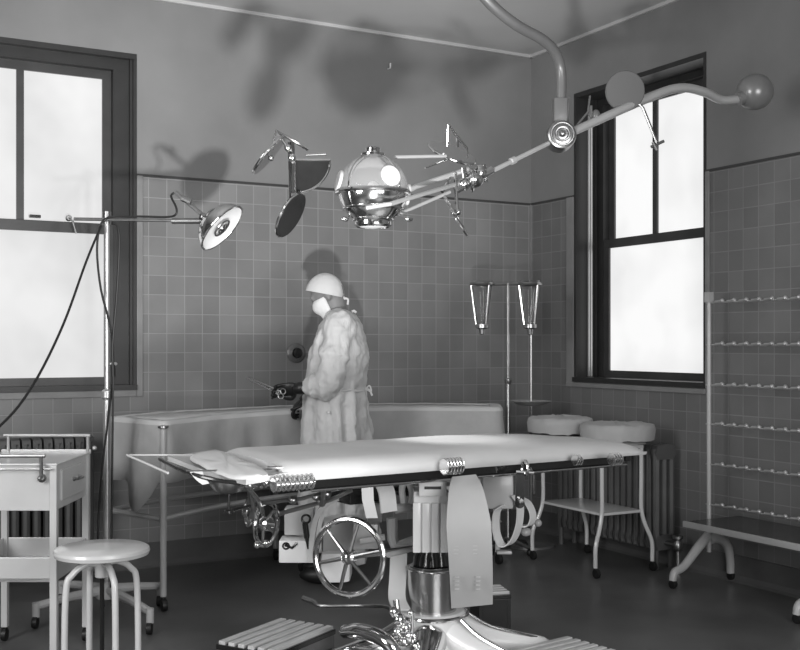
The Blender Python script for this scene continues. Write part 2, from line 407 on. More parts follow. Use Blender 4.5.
def drape():
    m = MB(); n = len(FR); ctr = [(a+b)/2 for a, b in zip(FR, BK)]
    loop = []                                   # rim outline, slightly outside the top
    for i in range(n): loop.append(FR[i]+(FR[i]-ctr[i]).normalized()*.02)
    e = (FR[-1]-FR[-2]).normalized()*.02
    for k in range(1, 8): loop.append(FR[-1].lerp(BK[-1], k/8)+e)
    for i in reversed(range(n)): loop.append(BK[i]+(BK[i]-ctr[i]).normalized()*.02)
    e = (FR[0]-FR[1]).normalized()*.02
    for k in range(1, 8): loop.append(BK[0].lerp(FR[0], k/8)+e)
    # resample finely
    L = catmull(loop, 3, True); N = len(L); cc = Vector((-2.0, -.42, 0))
    nor = []
    for i in range(N):
        t = (L[(i+2) % N]-L[i-2]).normalized(); nor.append(Vector((t.y, -t.x, 0)))
    rings = []
    for lev, (off, z) in enumerate(((-.06, .918), (-.01, .920), (.006, .916), (.009, .900), (.014, .78), (.018, .70), (.02, .62))):
        r = []
        for i, p in enumerate(L):
            f = lev-2.4 if lev > 3 else 0
            s = noise.noise(Vector((p.x*7, p.y*7, 3.1)))*.5+.6*math.sin(i*.55+2*noise.noise(Vector((p.x*2, p.y*2, 0))))
            zz = z
            if lev == 6:
                zz += .035*noise.noise(Vector((p.x*3, p.y*3, 9)))
                for cp, dz in ((BK[0].lerp(FR[0], .7), .17), (FR[-1], .05), (BK[-1], .1)):
                    zz -= dz*max(0, 1-(p-cp).length/.13)
            if lev < 2: zz += .006*noise.noise(Vector((p.x*9, p.y*9, 0)))
            r.append(p+nor[i]*(off+.014*f*s*.7)+UP*(zz-0))
        rings.append(r)
    m.ring_faces(rings[:4], cap=False, mi=1); m.ring_faces(rings[3:], cap=False)  # lighter cloth on rim and top paints in the light from above
    bmesh.ops.remove_doubles(m.bm, verts=m.bm.verts, dist=1e-5)
    # top: band of quads between the fine front and back of the inner ring
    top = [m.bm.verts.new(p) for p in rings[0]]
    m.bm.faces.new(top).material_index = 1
    bmesh.ops.triangulate(m.bm, faces=[f for f in m.bm.faces if len(f.verts) > 4])
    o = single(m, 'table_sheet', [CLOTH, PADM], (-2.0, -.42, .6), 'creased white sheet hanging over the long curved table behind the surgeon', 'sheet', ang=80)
    sd = o.modifiers.new('thick', 'SOLIDIFY'); sd.thickness = .003; sd.offset = 1
drape()

# ------------------------------------------------------------------ surgeon
def remesh(o, vox, sm=3):
    r = o.modifiers.new('remesh', 'REMESH'); r.mode = 'VOXEL'; r.voxel_size = vox; r.use_smooth_shade = True
    if sm: s = o.modifiers.new('smooth', 'SMOOTH'); s.iterations = sm; s.factor = .5
DP = 5.95; SO = at(338, 343, DP); SO.z = 0
def sp(px, py, dd=0): # point in the surgeon's upright plane, dd metres behind it
    return at(px, py, DP)+FW*dd
def oval(c, rx, ry, n=28, fold=0, k=9, ph=0, lean=0):
    out = []
    for i in range(n):
        a = 2*PI*i/n; f = 1+fold*math.sin(k*a+ph)+fold*.6*math.sin((k+4)*a+ph*2)
        out.append(c+RT*(rx*f*math.cos(a))+FW*(ry*f*math.sin(a))+UP*(lean*math.cos(a)))
    return out
def hand(mb, wrist, d, nrm, thumb_side, curl=.5, L=.18):
    """palm, four fingers of unequal length and a thumb leaving the side of the palm"""
    d = Vector(d).normalized(); nrm = Vector(nrm); nrm = (nrm-d*nrm.dot(d)).normalized(); sdir = d.cross(nrm).normalized()*thumb_side
    wrist = Vector(wrist); pc = wrist+d*L*.27
    M = Matrix((sdir, d, nrm)).transposed()
    mb.ell(pc, (.040, L*.30, .016), M, 16, 10)
    mb.tube([wrist-d*.03, wrist+d*.03], [.026, .026], 12)
    for k, (off, ln, cu) in enumerate(((.029, .072, curl*.8), (.010, .080, curl), (-.010, .074, curl*1.1), (-.028, .060, curl*1.2))):
        b = wrist+d*L*.48+sdir*off; pts = [b-d*.02, b]; dd = d.copy(); p = b.copy()
        for j, sg in enumerate((.45, .32, .23)):
            dd = (Matrix.Rotation(cu*(.6+.5*j), 3, sdir*thumb_side) @ dd)
            p = p+dd*ln*sg; pts.append(p.copy())
        mb.tube(pts, [.0105, .0100, .0095, .0085, .0070], 9, smooth=3)
        mb.ell(pts[-1], (.0072,)*3, None, 8, 6)
    b = wrist+d*L*.14+sdir*.026
    t1 = b+(sdir*.8+d*.5).normalized()*.034; t2 = t1+(d*.9+nrm*-.25+sdir*.1).normalized()*.032; t3 = t2+(d*.9-sdir*.2-nrm*.3).normalized()*.024
    mb.tube([b-sdir*.01, b, t1, t2, t3], [.013, .013, .011, .0095, .0075], 9, smooth=3); mb.ell(t3, (.0078,)*3, None, 8, 6)

CR0 = Matrix((RT, FW, UP)).transposed()
def surgeon():
    root = thing('person', 'person in white gown, cap and gauze mask, seen side-on, dark gloves holding scissors', 'person', SO)
    hc = sp(327, 293); hd = Vector((-RT)+UP*-.45+FW*.10).normalized(); hu = (UP-hd*UP.dot(hd)).normalized(); hs = hd.cross(hu)
    HM = Matrix((hd, hs, hu)).transposed()
    b = MB()
    b.ell(hc+hu*.006-hd*.004, (.092, .072, .098), HM, 24, 16)
    b.ell(hc+hd*.035-hu*.055, (.062, .055, .075), HM, 20, 12)              # face and jaw
    b.ell(hc+hd*.094-hu*.030, (.018, .012, .020), HM, 10, 8)              # nose
    b.ell(hc+hd*.086+hu*.008, (.014, .045, .012), HM, 12, 8)              # brow
    for s in (-1, 1):
        b.ell(hc+hs*s*.074-hu*.02-hd*.008, (.018, .008, .030), HM, 12, 8) # ears
        b.ell(hc+hd*.082+hs*s*.030-hu*.006, (.010, .013, .008), HM, 10, 6)
    b.ell(hc+hd*.088-hu*.078, (.012, .024, .008), HM, 10, 6)              # lips
    nk = sp(338, 318)
    b.tube([hc-hu*.04-hd*.02, nk], [.058, .060], 16)
    b.tube([nk, sp(340, 345), sp(339, 385), sp(338, 420)], [.06, .13, .13, .135], 18, smooth=3)
    # shoulders, arms
    for s, el, wr in ((-1, sp(328, 384, -.20), sp(301, 386, -.16)), (1, sp(326, 388, .20), sp(308, 398, .18))):
        sh = sp(340, 330, s*.165)
        b.tube([nk, sh, el, wr], [.055, .055, .042, .026], 12, smooth=4)
    for s in (-1, 1):
        hp = sp(338, 420, s*.08)
        kn = SO+FW*s*.09+UP*.48-RT*.02; an = SO+FW*s*.10+UP*.09
        b.tube([hp, kn, an], [.085, .055, .038], 14, smooth=3)
        b.ell(an+(-RT)*.05-UP*.045, (.125, .045, .045), Matrix((-RT, FW, UP)).transposed(), 14, 8)
    bo = b.build('body', SKIN, root); remesh(bo, .008, 3)
    # shoes
    for s in (-1, 1):
        an = SO+FW*s*.10+UP*.05
        MB().ell(an-RT*.06, (.145, .052, .05), Matrix((-RT, FW, UP)).transposed(), 18, 10).build('shoe', BLACK, root)
    # gown
    g = MB()
    rows = [(311, 340, .035, .055), (316, 341, .078, .115), (324, 341, .112, .178), (334, 340.5, .134, .200), (350, 340, .158, .205), (368, 337.5, .163, .200),
            (382, 336, .166, .195), (389, 335.5, .158, .185), (396, 335.5, .166, .19), (412, 336, .176, .20), (432, 337, .184, .21), (470, 338, .195, .225), (520, 338, .21, .24), (545, 338, .215, .245)]
    prs = []
    for (y, x, rx, ry) in rows:
        fo = .022 if y < 389 else min(.075, .035+(y-389)*.0014)
        prs.append(oval(sp(x, y), rx, ry, 64, fo, 11, y*.012))
    g.ring_faces(prs)
    sl = MB
    for s in (-1, 1):
        sh = sp(341, 330, s*.150); el = sp(331, 383, -.215) if s < 0 else sp(328, 386, .21); wr = sp(308, 386, -.175) if s < 0 else sp(311, 397, .18)
        P = catmull([sh, sh.lerp(el, .5)+FW*s*.02, el, el.lerp(wr, .55), wr], 6)
        g.ell(sh+UP*.005, (.10, .085, .10), CR0, 18, 12)
        g.ell(sp(340, 322, s*.09), (.085, .11, .07), CR0, 18, 12)
        g.tube(P, lambda t: .083-.024*t+.007*math.sin(t*34)+.004*math.sin(t*57) if t < .9 else .052-(t-.9)*.12, 18)
    go = g.build('gown', GOWN, root); remesh(go, .008, 1)
    tx = bpy.data.textures.new('cloth_creases', 'CLOUDS'); tx.noise_scale = .085; tx.noise_depth = 3
    dm = go.modifiers.new('creases', 'DISPLACE'); dm.texture = tx; dm.strength = .034; dm.mid_level = .5
    # tie belt and knot at the back
    t = MB()
    ring = [p*1 for p in oval(sp(335.5, 389.5), .162, .190, 40, 0)]
    t.tube([p+UP*.004*math.sin(i) for i, p in enumerate(ring)], .008, 8, closed=True)
    kp = sp(366, 389, -.03)
    t.ell(kp, (.016, .012, .012)).tube([kp, kp+RT*.02-UP*.005, kp+RT*.035-UP*.035], .006, 6, smooth=3).tube([kp, kp+RT*.02+UP*.02, kp+RT*.03-UP*.012, kp], .005, 6, smooth=3)
    t.tube([kp, kp-UP*.06+RT*.004, kp-UP*.14+RT*.014], .006, 6, smooth=3).build('gown_tie', CAPM, root)
    kc = sp(352, 312, -.02)
    MB().tube([kc, kc+RT*.012+UP*.006, kc+RT*.024-UP*.004], .008, 6).torus(sp(340, 312), (RT*.2+UP).normalized(), .060, .012, 26, 8).build('collar', GOWN, root)
    # buttons
    for y in (390.5, 410):
        c = sp(331, y, -.197-.01*(y > 400)); MB().ell(c, (.008, .006, .008), None, 10, 6).build('button', MASKM, root)
    # cap
    hc2 = sp(324.5, 294); hd2 = (-RT+UP*.19+FW*.08).normalized(); hu2 = (UP-hd2*UP.dot(hd2)).normalized(); hs2 = hd2.cross(hu2)
    c = MB(); rings = []
    for j in range(11):
        th = PI*.5*j/10; rr = math.cos(th); zz = math.sin(th)
        rings.append([hc2+hd2*(.107*rr*math.cos(a)*(1+.012*math.sin(9*a)))+hs2*(.088*rr*math.sin(a))+hu2*(.116*zz) for a in [2*PI*i/36 for i in range(36)]])
    c.ring_faces(rings); co_ = c.build('surgical_cap', CAPM, root, ang=80)
    s = co_.modifiers.new('t', 'SOLIDIFY'); s.thickness = .006
    kq = hc2-hd2*.107-hu2*.004; hd, hu, hd_, hu_ = hd2, hu2, hd, hu
    MB().ell(kq, (.012,)*3, None, 10, 8).tube([kq, kq-hd*.025-hu*.0, kq-hd*.03-hu*.03], .006, 6, smooth=3).build('cap_tie', CAPM, co_); hd, hu = hd_, hu_
    # mask: a curved shell over nose, mouth and chin plus the tape behind
    m = MB(); rings = []
    for j in range(8):
        v = j/7; h = -.018-.110*v; bulge = .066+.030*math.sin(PI*min(1, v*1.15+.12))
        rings.append([hc+hu*h+hd*(.010+bulge*math.cos(a))+hs*((.066-.02*v)*math.sin(a)) for a in [(-.62+1.24*i/14)*PI*.80 for i in range(15)]])
    m.ring_faces(rings, closed=False); mo = m.build('face_mask', MASKM, root, ang=80)
    s = mo.modifiers.new('t', 'SOLIDIFY'); s.thickness = .004; s.offset = 1
    # gloved hands
    l = MB(); W = sp(302, 387, -.170); d = (-RT+UP*-.09+FW*.10).normalized(); hand(l, W, d, -FW*.55-UP*.2+RT*0, -1, .42, .18)
    l.tube([W-d*.05, W-d*.0, W+d*.02], [.036, .034, .028], 14); lo = l.build('glove', GLOVE, root); remesh(lo, .0035, 1)
    r = MB(); W2_ = sp(304, 399, .13); d2 = (-RT*.75-UP*.65+FW*.1).normalized(); hand(r, W2_, d2, -UP*.6+FW*.2-RT*-.5, 1, .75, .17)
    r.tube([W2_-d2*.06, W2_, W2_+d2*.02], [.036, .033, .028], 14); ro = r.build('glove', GLOVE, root); remesh(ro, .0035, 1)
    # scissors held in the left glove
    a = sp(277, 388, -.17); tip = sp(250, 376, -.12); dd = (tip-a).normalized(); sd = dd.cross(FW).normalized()
    sc = thing('surgical_scissors', 'thin steel scissors held out in the dark glove', 'scissors', a)
    MB().strip([a-dd*.04, a+dd*.05, tip], sd, .010, .003, lambda t: .016*(1-t)+.006).build('blade', CHROME, sc)
    MB().strip([a-dd*.04+sd*.006, a+dd*.05+sd*.004, tip+sd*.012], sd, .010, .003, lambda t: .016*(1-t)+.006).build('blade', CHROME, sc)
    MB().torus(a-dd*.055-sd*.012, FW, .014, .003, 18, 6).torus(a-dd*.055+sd*.016, FW, .014, .003, 18, 6).build('finger_rings', STEEL, sc)
surgeon()

# ------------------------------------------------------------------ irrigator stand and basin stand near the corner
DI = 6.72; ip = at(508, 343, DI); ip.z = 0
st = thing('irrigator_stand', 'thin metal stand by the corner carrying two tapered glass irrigators', 'stand', ip)
def iz(y): return 1.3-(y-343)*DI/FL
MB().cyl(ip+UP*.05, ip+UP*iz(380), .015, n=12).cyl(ip+UP*iz(380), ip+UP*iz(283), .009, n=10).lathe(ip+UP*iz(384), UP, [(.015, 0), (.022, .01), (.022, .03), (.01, .035)]).build('pole', STEEL, st)
MB().tube([at(473, 285, DI), at(541, 283, DI)], .009, 8).build('cross_arm', STEEL, st)
for px in (482, 530):
    c = at(px, 284, DI)
    hb = MB().torus(c, UP, .068, .011, 30, 8).build('holder_ring', STEEL, st)
    MB().lathe(c+UP*.02, UP, [(.066, 0), (.034, -.27), (.030, -.285), (.027, -.27), (.060, 0)], 28, cap=False).build('glass_cylinder', GLASS, st)
    r_ = MB()
    for k in range(3):
        a = k*2*PI/3+.6; r_.tube([c+Vector((.070*math.cos(a), .070*math.sin(a), 0)), c+Vector((.038*math.cos(a), .038*math.sin(a), -.25))], .0055, 6)
    r_.build('strut', CHROME, st)
    MB().lathe(c-UP*.25, UP, [(.042, 0), (.042, -.022), (.02, -.03), (.016, -.06), (.006, -.065)]).build('outlet', STEEL, st)
for k in range(4):
    a = k*PI/2+.3; e = ip+Vector((math.cos(a)*.17, math.sin(a)*.17, .03))
    lg = MB().tube([ip+UP*.09, e+UP*.02], [.014, .011], 8).build('leg', STEEL, st)
    MB().ell(e-UP*.005, (.022, .022, .024), None, 12, 8).build('caster', BLACK, lg)
bp_ = at(531, 343, 6.95); bp_.z = 0
bs = thing('basin_stand', 'slender stand with a shallow pale basin below the glass irrigators', 'stand', bp_)
zb = 1.3-(401-343)*6.95/FL
MB().cyl(bp_+UP*.03, bp_+UP*(zb-.03), .008, n=10).tube([bp_+UP*(zb-.03), bp_+UP*(1.56)], .004, 6).build('pole', STEEL, bs)
MB().lathe(bp_+UP*(zb-.03), UP, [(.04, 0), (.09, .008), (.125, .028), (.134, .030), (.122, .030), (.088, .014), (.02, .006)], 32).build('basin', ENAMEL2, bs)
MB().lathe(bp_, UP, [(.15, 0), (.15, .015), (.03, .035), (.01, .04)]).build('base', GREYM, bs)

# ------------------------------------------------------------------ white trolley with curved legs
tc_ = Vector((-.4425, -1.205, 0))
tr = thing('instrument_trolley', 'white enamel trolley with bowed legs and lower shelf before the right radiator', 'trolley', tc_)
X0, X1, Y0, Y1 = -.58, -.295, -1.48, -.93
for (x, y) in ((X0, Y0), (X1, Y0), (X0, Y1), (X1, Y1)):
    ox = (1 if x > tc_.x else -1); oy = (1 if y > tc_.y else -1)
    b = Vector((x, y, 0)); o_ = Vector((ox*.06, oy*.02, 0))
    lg = MB().tube([b+UP*.705, b+UP*.52, b+UP*.36, b+o_*.35+UP*.27, b+o_+UP*.17, b+o_*1.05+UP*.055], .012, 10, smooth=4).build('leg', ENAMEL, tr)
    c = b+o_*1.05
    MB().cyl(c+UP*.06, c+UP*.028, .010).lathe(c+Vector((0, -.010, .026)), (1, 0, 0), [(.01, -.012), (.025, -.01), (.026, 0), (.025, .01), (.01, .012)], 14).build('caster', BLACK, lg)
MB().b6(X0-.01, X1+.01, Y0-.01, Y1+.01, .70, .72, bev=.004).build('table_top', ENAMEL, tr)
MB().b6(X0-.005, X1+.005, Y0-.005, Y1+.005, .335, .35, bev=.003).build('shelf', ENAMEL, tr)
# sheet over the trolley and two covered basins on it
def cloth_block(name, label, c, rx, ry, z0, z1, sq, rz, seed, lump=.012, n=48, m=CLOTH):
    mb = MB(); rings = []
    R = Matrix.Rotation(rz, 3, 'Z')
    def ring(k, z, wob):
        out = []
        for i in range(n):
            a = 2*PI*i/n; ca, sa = math.cos(a), math.sin(a)
            rr = (abs(ca)**sq+abs(sa)**sq)**(-1/sq)
            p = Vector((rx*rr*ca*k, ry*rr*sa*k, 0)); ns = noise.noise(Vector((p.x*14+seed, p.y*14, z*10)))
            out.append(Vector(c)+R @ p*(1+wob*ns)+UP*(z+lump*noise.noise(Vector((p.x*11, p.y*11+seed, 5)))*(1 if k < 1.01 else .8)))
        return out
    for k, z in ((1.03, z0), (1.01, z0+(z1-z0)*.4), (1.0, z1-.02), (.97, z1-.004), (.9, z1), (.6, z1+.004), (.3, z1+.006), (.04, z1+.006)):
        rings.append(ring(k, z, .10))
    mb.ring_faces(rings)
    return single(mb, name, m, (c[0], c[1], z0), label, 'cloth', ang=80)
cloth_block('trolley_sheet', 'white sheet folded over the top of the bow-legged trolley', (tc_.x, tc_.y, 0), .19, .28, .722, .745, 9, 0, 1, .004)
def basin_bundle(c, r, h, label, seed, ell=(1, 1)):
    root = thing('wrapped_basin', label, 'basin', c, 0)
    c = Vector(c); prof = [(r*.60, 0), (r*.72, .01), (r*.93, h*.75), (r, h), (r*.97, h), (r*.9, h*.8), (r*.02, h*.75)]
    MB().lathe(c, UP, prof, 40).build('bowl', ENAMEL, root)
    mb = MB(); rings = []
    for k, z in ((1.03, -.075), (1.06, -.02), (1.02, .008), (.9, .012), (.6, .016), (.25, .018), (.02, .019)):
        rings.append([c+Vector((r*k*math.cos(a)*(1+.05*noise.noise(Vector((math.cos(a)*3, math.sin(a)*3, seed)))), r*k*math.sin(a), h+z+.014*noise.noise(Vector((k*7*math.cos(a), k*7*math.sin(a), seed)))+.008*noise.noise(Vector((k*19*math.cos(a), k*19*math.sin(a), seed))))) for a in [2*PI*i/48 for i in range(48)]])
    mb.ring_faces(rings).build('cover_cloth', CLOTH, root, ang=80)
basin_bundle((-.50, -.99, .757), .185, .085, 'cloth-covered basin at the back of the trolley, its wrapping rumpled', 2.0)
basin_bundle((-.380, -1.375, .757), .20, .068, 'cloth-covered basin nearest the right radiator, wrapping smoother and lower', 6.0)

# ------------------------------------------------------------------ rack with rods and bench at the right
rx = -.188
rk = thing('drying_rack', 'white framed wall rack with rows of knobbed rods above a dark-topped bench at the right', 'rack', (rx, -2.35, 0))
RY0, RY1 = -2.72, -1.90
for yy in (RY1, RY0):
    MB().cyl((rx, yy, .17), (rx, yy, 1.56), .0125, n=12).b6(rx-.017, rx+.017, yy-.017, yy+.017, 1.52, 1.575).build('post', ENAMEL2, rk)
    f = MB(); f.tube([(rx-.005, yy, .26), (rx-.08, yy, .20), (rx-.18, yy, .11), (rx-.245, yy, .085), (rx-.262, yy, .04)], [.026, .026, .022, .022, .020], 12, smooth=4)
    f.build('foot', ENAMEL2, rk)
    f = MB(); f.tube([(rx+.0, yy, .235), (rx+.06, yy, .24), (rx+.13, yy, .20), (rx+.155, yy, .13), (rx+.16, yy, .04)], [.026, .026, .024, .023, .022], 12, smooth=4)
    f.build('foot', ENAMEL2, rk)
    for xx in (rx-.262, rx+.16):
        MB().lathe((xx, yy-.005, .024), (1, 0, 0), [(.008, -.014), (.022, -.012), (.024, 0), (.022, .012), (.008, .014)], 14).build('caster', BLACK, rk)
for k, z in enumerate((1.517, 1.289, 1.072, .861, .644, .427)):
    rd = MB().tube([(rx, RY1+.02, z), (rx, RY0-.02, z)], .0045, 8)
    for j in range(9):
        yk = RY1-.05-j*.085
        rd.tube([(rx-.002, yk, z+.003), (rx-.004, yk-.045, z+.006)], .0085, 8).ell((rx-.004, yk-.05, z+.008), (.012, .012, .013), None, 8, 6)
    rd.build('rod', RAILM, rk)
BE = RY1-.05
MB().b6(rx-.215, rx+.17, RY0-.05, BE, .340, .353, bev=.003).b6(rx-.228, rx-.214, RY0-.06, BE+.01, .330, .362, bev=.003).b6(rx-.22, rx+.17, BE, BE+.01, .333, .358).build('bench_frame', ENAMEL2, rk)
MB().b6(rx-.21, rx+.165, RY0-.04, BE-.005, .354, .361).build('bench_top', BLACKM, rk)

# ------------------------------------------------------------------ cabinet at the left (faces the camera)
DN, DF = 4.30, 4.75
def cb(lat, d, z): return CAM.xy.to_3d()+FW*d+RT*lat+UP*z
cab = thing('instrument_cabinet', 'white enamel side cabinet with drawer, lower shelf and rails at the left edge', 'cabinet', cb(-1.55, 4.5, 0), -AZ)
LR, LL = -1.367, -1.735
CR = Matrix((RT, FW, UP)).transposed()
def cbox(m, l0, l1, d0, d1, z0, z1, bev=.003): return m.box(cb((l0+l1)/2, (d0+d1)/2, (z0+z1)/2), (l1-l0, d1-d0, z1-z0), CR, bev=bev)
cbox(MB(), LL, LR, DN, DF, .635, .815).build('body', ENAMEL, cab, smooth=False)
cbox(cbox(MB(), LL-.012, LR+.012, DN-.012, DF+.012, .815, .823), LL-.012, LR+.012, DF, DF+.012, .822, .834).build('top', ENAMEL, cab, smooth=False)
dr = cbox(MB(), LR-.002, LR+.007, DN+.07, DF-.06, .665, .79).build('drawer', ENAMEL, cab, smooth=False)
c = cb(LR+.01, DN+.25, .735)
MB().tube([c-FW*.035, c-FW*.03+RT*.02, c+FW*.03+RT*.02, c+FW*.035], .005, 8, smooth=3).ell(c-FW*.035, (.01,)*3, None, 8, 6).ell(c+FW*.035, (.01,)*3, None, 8, 6).build('drawer_pull', STEEL, dr)
cbox(MB(), LL, LR, DN, DF, .352, .37).build('shelf', ENAMEL, cab, smooth=False)
m_ = MB(); cbox(m_, LL, LR, DN, DN+.008, .352, .45); cbox(m_, LL, LR, DF-.008, DF, .352, .45); cbox(m_, LR-.008, LR, DN, DF, .352, .45); cbox(m_, LL, LL+.008, DN, DF, .352, .45)
m_.build('shelf_apron', ENAMEL, cab, smooth=False)
for l_ in (LL+.008, LR-.006):
    for d_ in (DN+.006, DF-.006):
        p = cb(l_, d_, 0); lg = cbox(MB(), l_-.014, l_+.014, d_-.014, d_+.014, .06, .815).build('leg', ENAMEL, cab, smooth=False)
        MB().cyl(p+UP*.07, p+UP*.03, .010).lathe(p-FW*.005+UP*.028, RT, [(.01, -.012), (.027, -.01), (.028, 0), (.027, .01), (.01, .012)], 14).build('caster', BLACK, lg)
g = MB(); P_ = [cb(LL, DF, .895), cb(LR+.01, DF, .895)]; g.tube(P_, .007, 8)
for l_ in (LL+.02, LR+.0): g.cyl(cb(l_, DF, .823), cb(l_, DF, .895), .007, n=8)
g.ell(cb(LR+.03, DF, .84), (.010,)*3).build('gallery_rail', RAILM, cab)
g = MB().tube([cb(LL-.1, DN-.03, .855), cb(LR-.03, DN-.03, .855)], .008, 8); g.cyl(cb(LR-.045, DN-.03, .855), cb(LR-.045, DN-.03, .765), .007, n=8)
g.ell(cb(LR-.045, DN-.02, .765), (.018, .012, .016)).tube([cb(LR-.045, DN-.03, .775), cb(LR-.045, DN+.01, .775)], .007, 8); g.tube([cb(LL-.1, DN-.03, .803), cb(LR, DN-.025, .803)], .004, 8)
g.cyl(cb(LL+.02, DN-.03, .855), cb(LL+.02, DN-.03, .765), .007, n=8)
g.build('towel_rail', STEEL, cab)

# ------------------------------------------------------------------ stool
DS = 3.85; so = at(102, 343, DS); so.z = 0; SZ = 1.3-(547-343)*DS/FL
sl_ = thing('stool', 'round white enamel stool with four bent tube legs in the left foreground', 'stool', so)
MB().lathe(so+UP*(SZ-.03), UP, [(.150, 0), (.163, .004), (.167, .016), (.164, .026), (.155, .031), (.06, .032), (.001, .032)], 48).build('seat', ENAMEL, sl_)
MB().lathe(so+UP*(SZ-.11), UP, [(.012, 0), (.024, .005), (.028, .075), (.07, .082)], 20).build('hub', ENAMEL, sl_)
MB().tube([so+UP*.10, so+UP*(SZ-.10)], .008, 10).build('screw', BLACKM, sl_)
for k in range(4):
    a = math.radians(35+90*k)-AZ; d = Vector((math.cos(a), math.sin(a), 0))
    lg = MB().tube([so+d*.02+UP*(SZ-.058), so+d*.055+UP*(SZ-.055), so+d*.105+UP*(SZ-.085), so+d*.130+UP*(SZ-.16), so+d*.135+UP*.015], .0115, 12, smooth=5).build('leg', ENAMEL, sl_)
    MB().cyl(so+d*.135+UP*0, so+d*.135+UP*.02, .015).build('foot', BLACK, lg)
MB().torus(so+UP*.16, UP, .130, .008, 36, 8).tube([so+UP*.16-Vector((.13, 0, 0)), so+UP*.16+Vector((.13, 0, 0))], .007, 8).build('brace_ring', ENAMEL, sl_)

# ------------------------------------------------------------------ floor lamp
DL = 5.18; lp = at(107, 343, DL); lp.z = 0
fl = thing('floor_lamp', 'tall rolling floor lamp with round head on a long side arm by the left window', 'lamp', lp)
zt = 1.3-(218-343)*DL/FL
MB().cyl(lp+UP*.12, lp+UP*1.05, .018, n=14).cyl(lp+UP*1.05, lp+UP*(zt+.01), .012, n=12).lathe(lp+UP*1.03, UP, [(.018, 0), (.026, .01), (.026, .04), (.013, .05)]).ell(lp+UP*1.2+RT*.03, (.02, .01, .01)).build('pole', RAILM, fl)
for (fx, fy, fz) in ((36, 628, 0), (150, 634, 0), (160, 606, 0), (62, 604, 0)):
    e = onz(fx, fy, 0); e.z = 0
    lg = MB().tube([lp+UP*.125, lp.lerp(e, .6)+UP*.115, e+UP*.10], [.026, .020, .018], 10).cyl(e+UP*.115, e+UP*.05, .018, n=12).build('base_arm', ENAMEL2, fl)
    MB().cyl(e+UP*.055, e+UP*.03, .012).lathe(e-FW*.01+UP*.028, RT, [(.008, -.013), (.026, -.011), (.028, 0), (.026, .011), (.008, .013)], 14).build('caster', BLACK, lg)
MB().lathe(lp+UP*.085, UP, [(.05, 0), (.055, .02), (.045, .05), (.024, .075)]).build('base_hub', ENAMEL2, fl)
e0, e1 = at(74, 219, DL-.04), at(203, 221, DL-.04)
MB().tube([e0, e1], .008, 10).tube([at(172, 221, DL-.04), at(203, 221, DL-.04)], .014, 12).cyl(lp+UP*(zt-.03), lp+UP*(zt+.03), .02).build('arm', STEEL, fl)
k_ = at(186, 203, DL-.05)
MB().tube([at(175, 192, DL-.04), at(204, 216, DL-.05)], .010, 10).tube([at(182, 198, DL-.07), at(191, 202, DL-.07)], .016, 10).ell(at(203, 217, DL-.05), (.02,)*3).build('swivel', STEEL, fl)
hc_ = at(222, 228, DL-.06); hn = dv(.70, -.15, -.62).normalized()
# head: dished bowl with an open face along hn
MB().lathe(hc_, -hn, [(.130, 0), (.130, .008), (.118, .035), (.09, .065), (.055, .085), (.02, .092), (.001, .092)], 40, cap=False).build('lamp_shade', CHROME, fl)
MB().torus(hc_, hn, .130, .006, 48, 8).build('rim', CHROME, fl)
MB().lathe(hc_+hn*.004, -hn, [(.127, 0), (.09, .018), (.055, .024), (.05, .024), (.001, .024)], 40, cap=False).build('reflector', REFL, fl)
MB().torus(hc_+hn*.0, hn, .046, .005, 30, 8).torus(hc_+hn*.006, hn, .026, .004, 24, 8).ell(hc_, (.017,)*3).build('bulb_guard', STEEL, fl)
cd_ = MB()
cd_.tube([at(176, 192, DL-.04), at(171, 196, DL-.05), at(176, 207, DL-.06), at(176, 214, DL-.06), at(168, 217, DL-.05), at(140, 216.5, DL-.05), at(112, 217, DL-.06), at(101, 224, DL-.06), at(97, 250, DL-.05), at(101, 290, DL-.05), at(111, 330, DL-.04), at(113, 370, DL-.04), at(108, 420, DL-.04), at(102, 470, DL-.05), at(98, 540, DL-.06), onz(104, 606, .14)], .0055, 7, smooth=4)
cd_.tube([at(113, 222, DL-.05), at(119, 235, DL-.05), at(117, 290, DL-.05), at(112.5, 345, DL-.05), at(113, 380, DL-.05), at(112, 480, DL-.05), at(111, 590, DL-.05)], .0055, 7, smooth=4)
cd_.tube([at(113, 365, DL-.05), at(113.5, 377, DL-.05)], .011, 8)
cd_.build('cord', BLACK, fl)
cr = MB().tube([at(101, 226, DL-.06), at(86, 262, DL-.25), at(63, 325, DL-.5), at(33, 385, DL-.75), at(0, 426, DL-1.0), at(-60, 470, DL-1.3), at(-110, 520, DL-1.5)], .0055, 7, smooth=6)
cr.build('supply_cord', BLACK, fl)

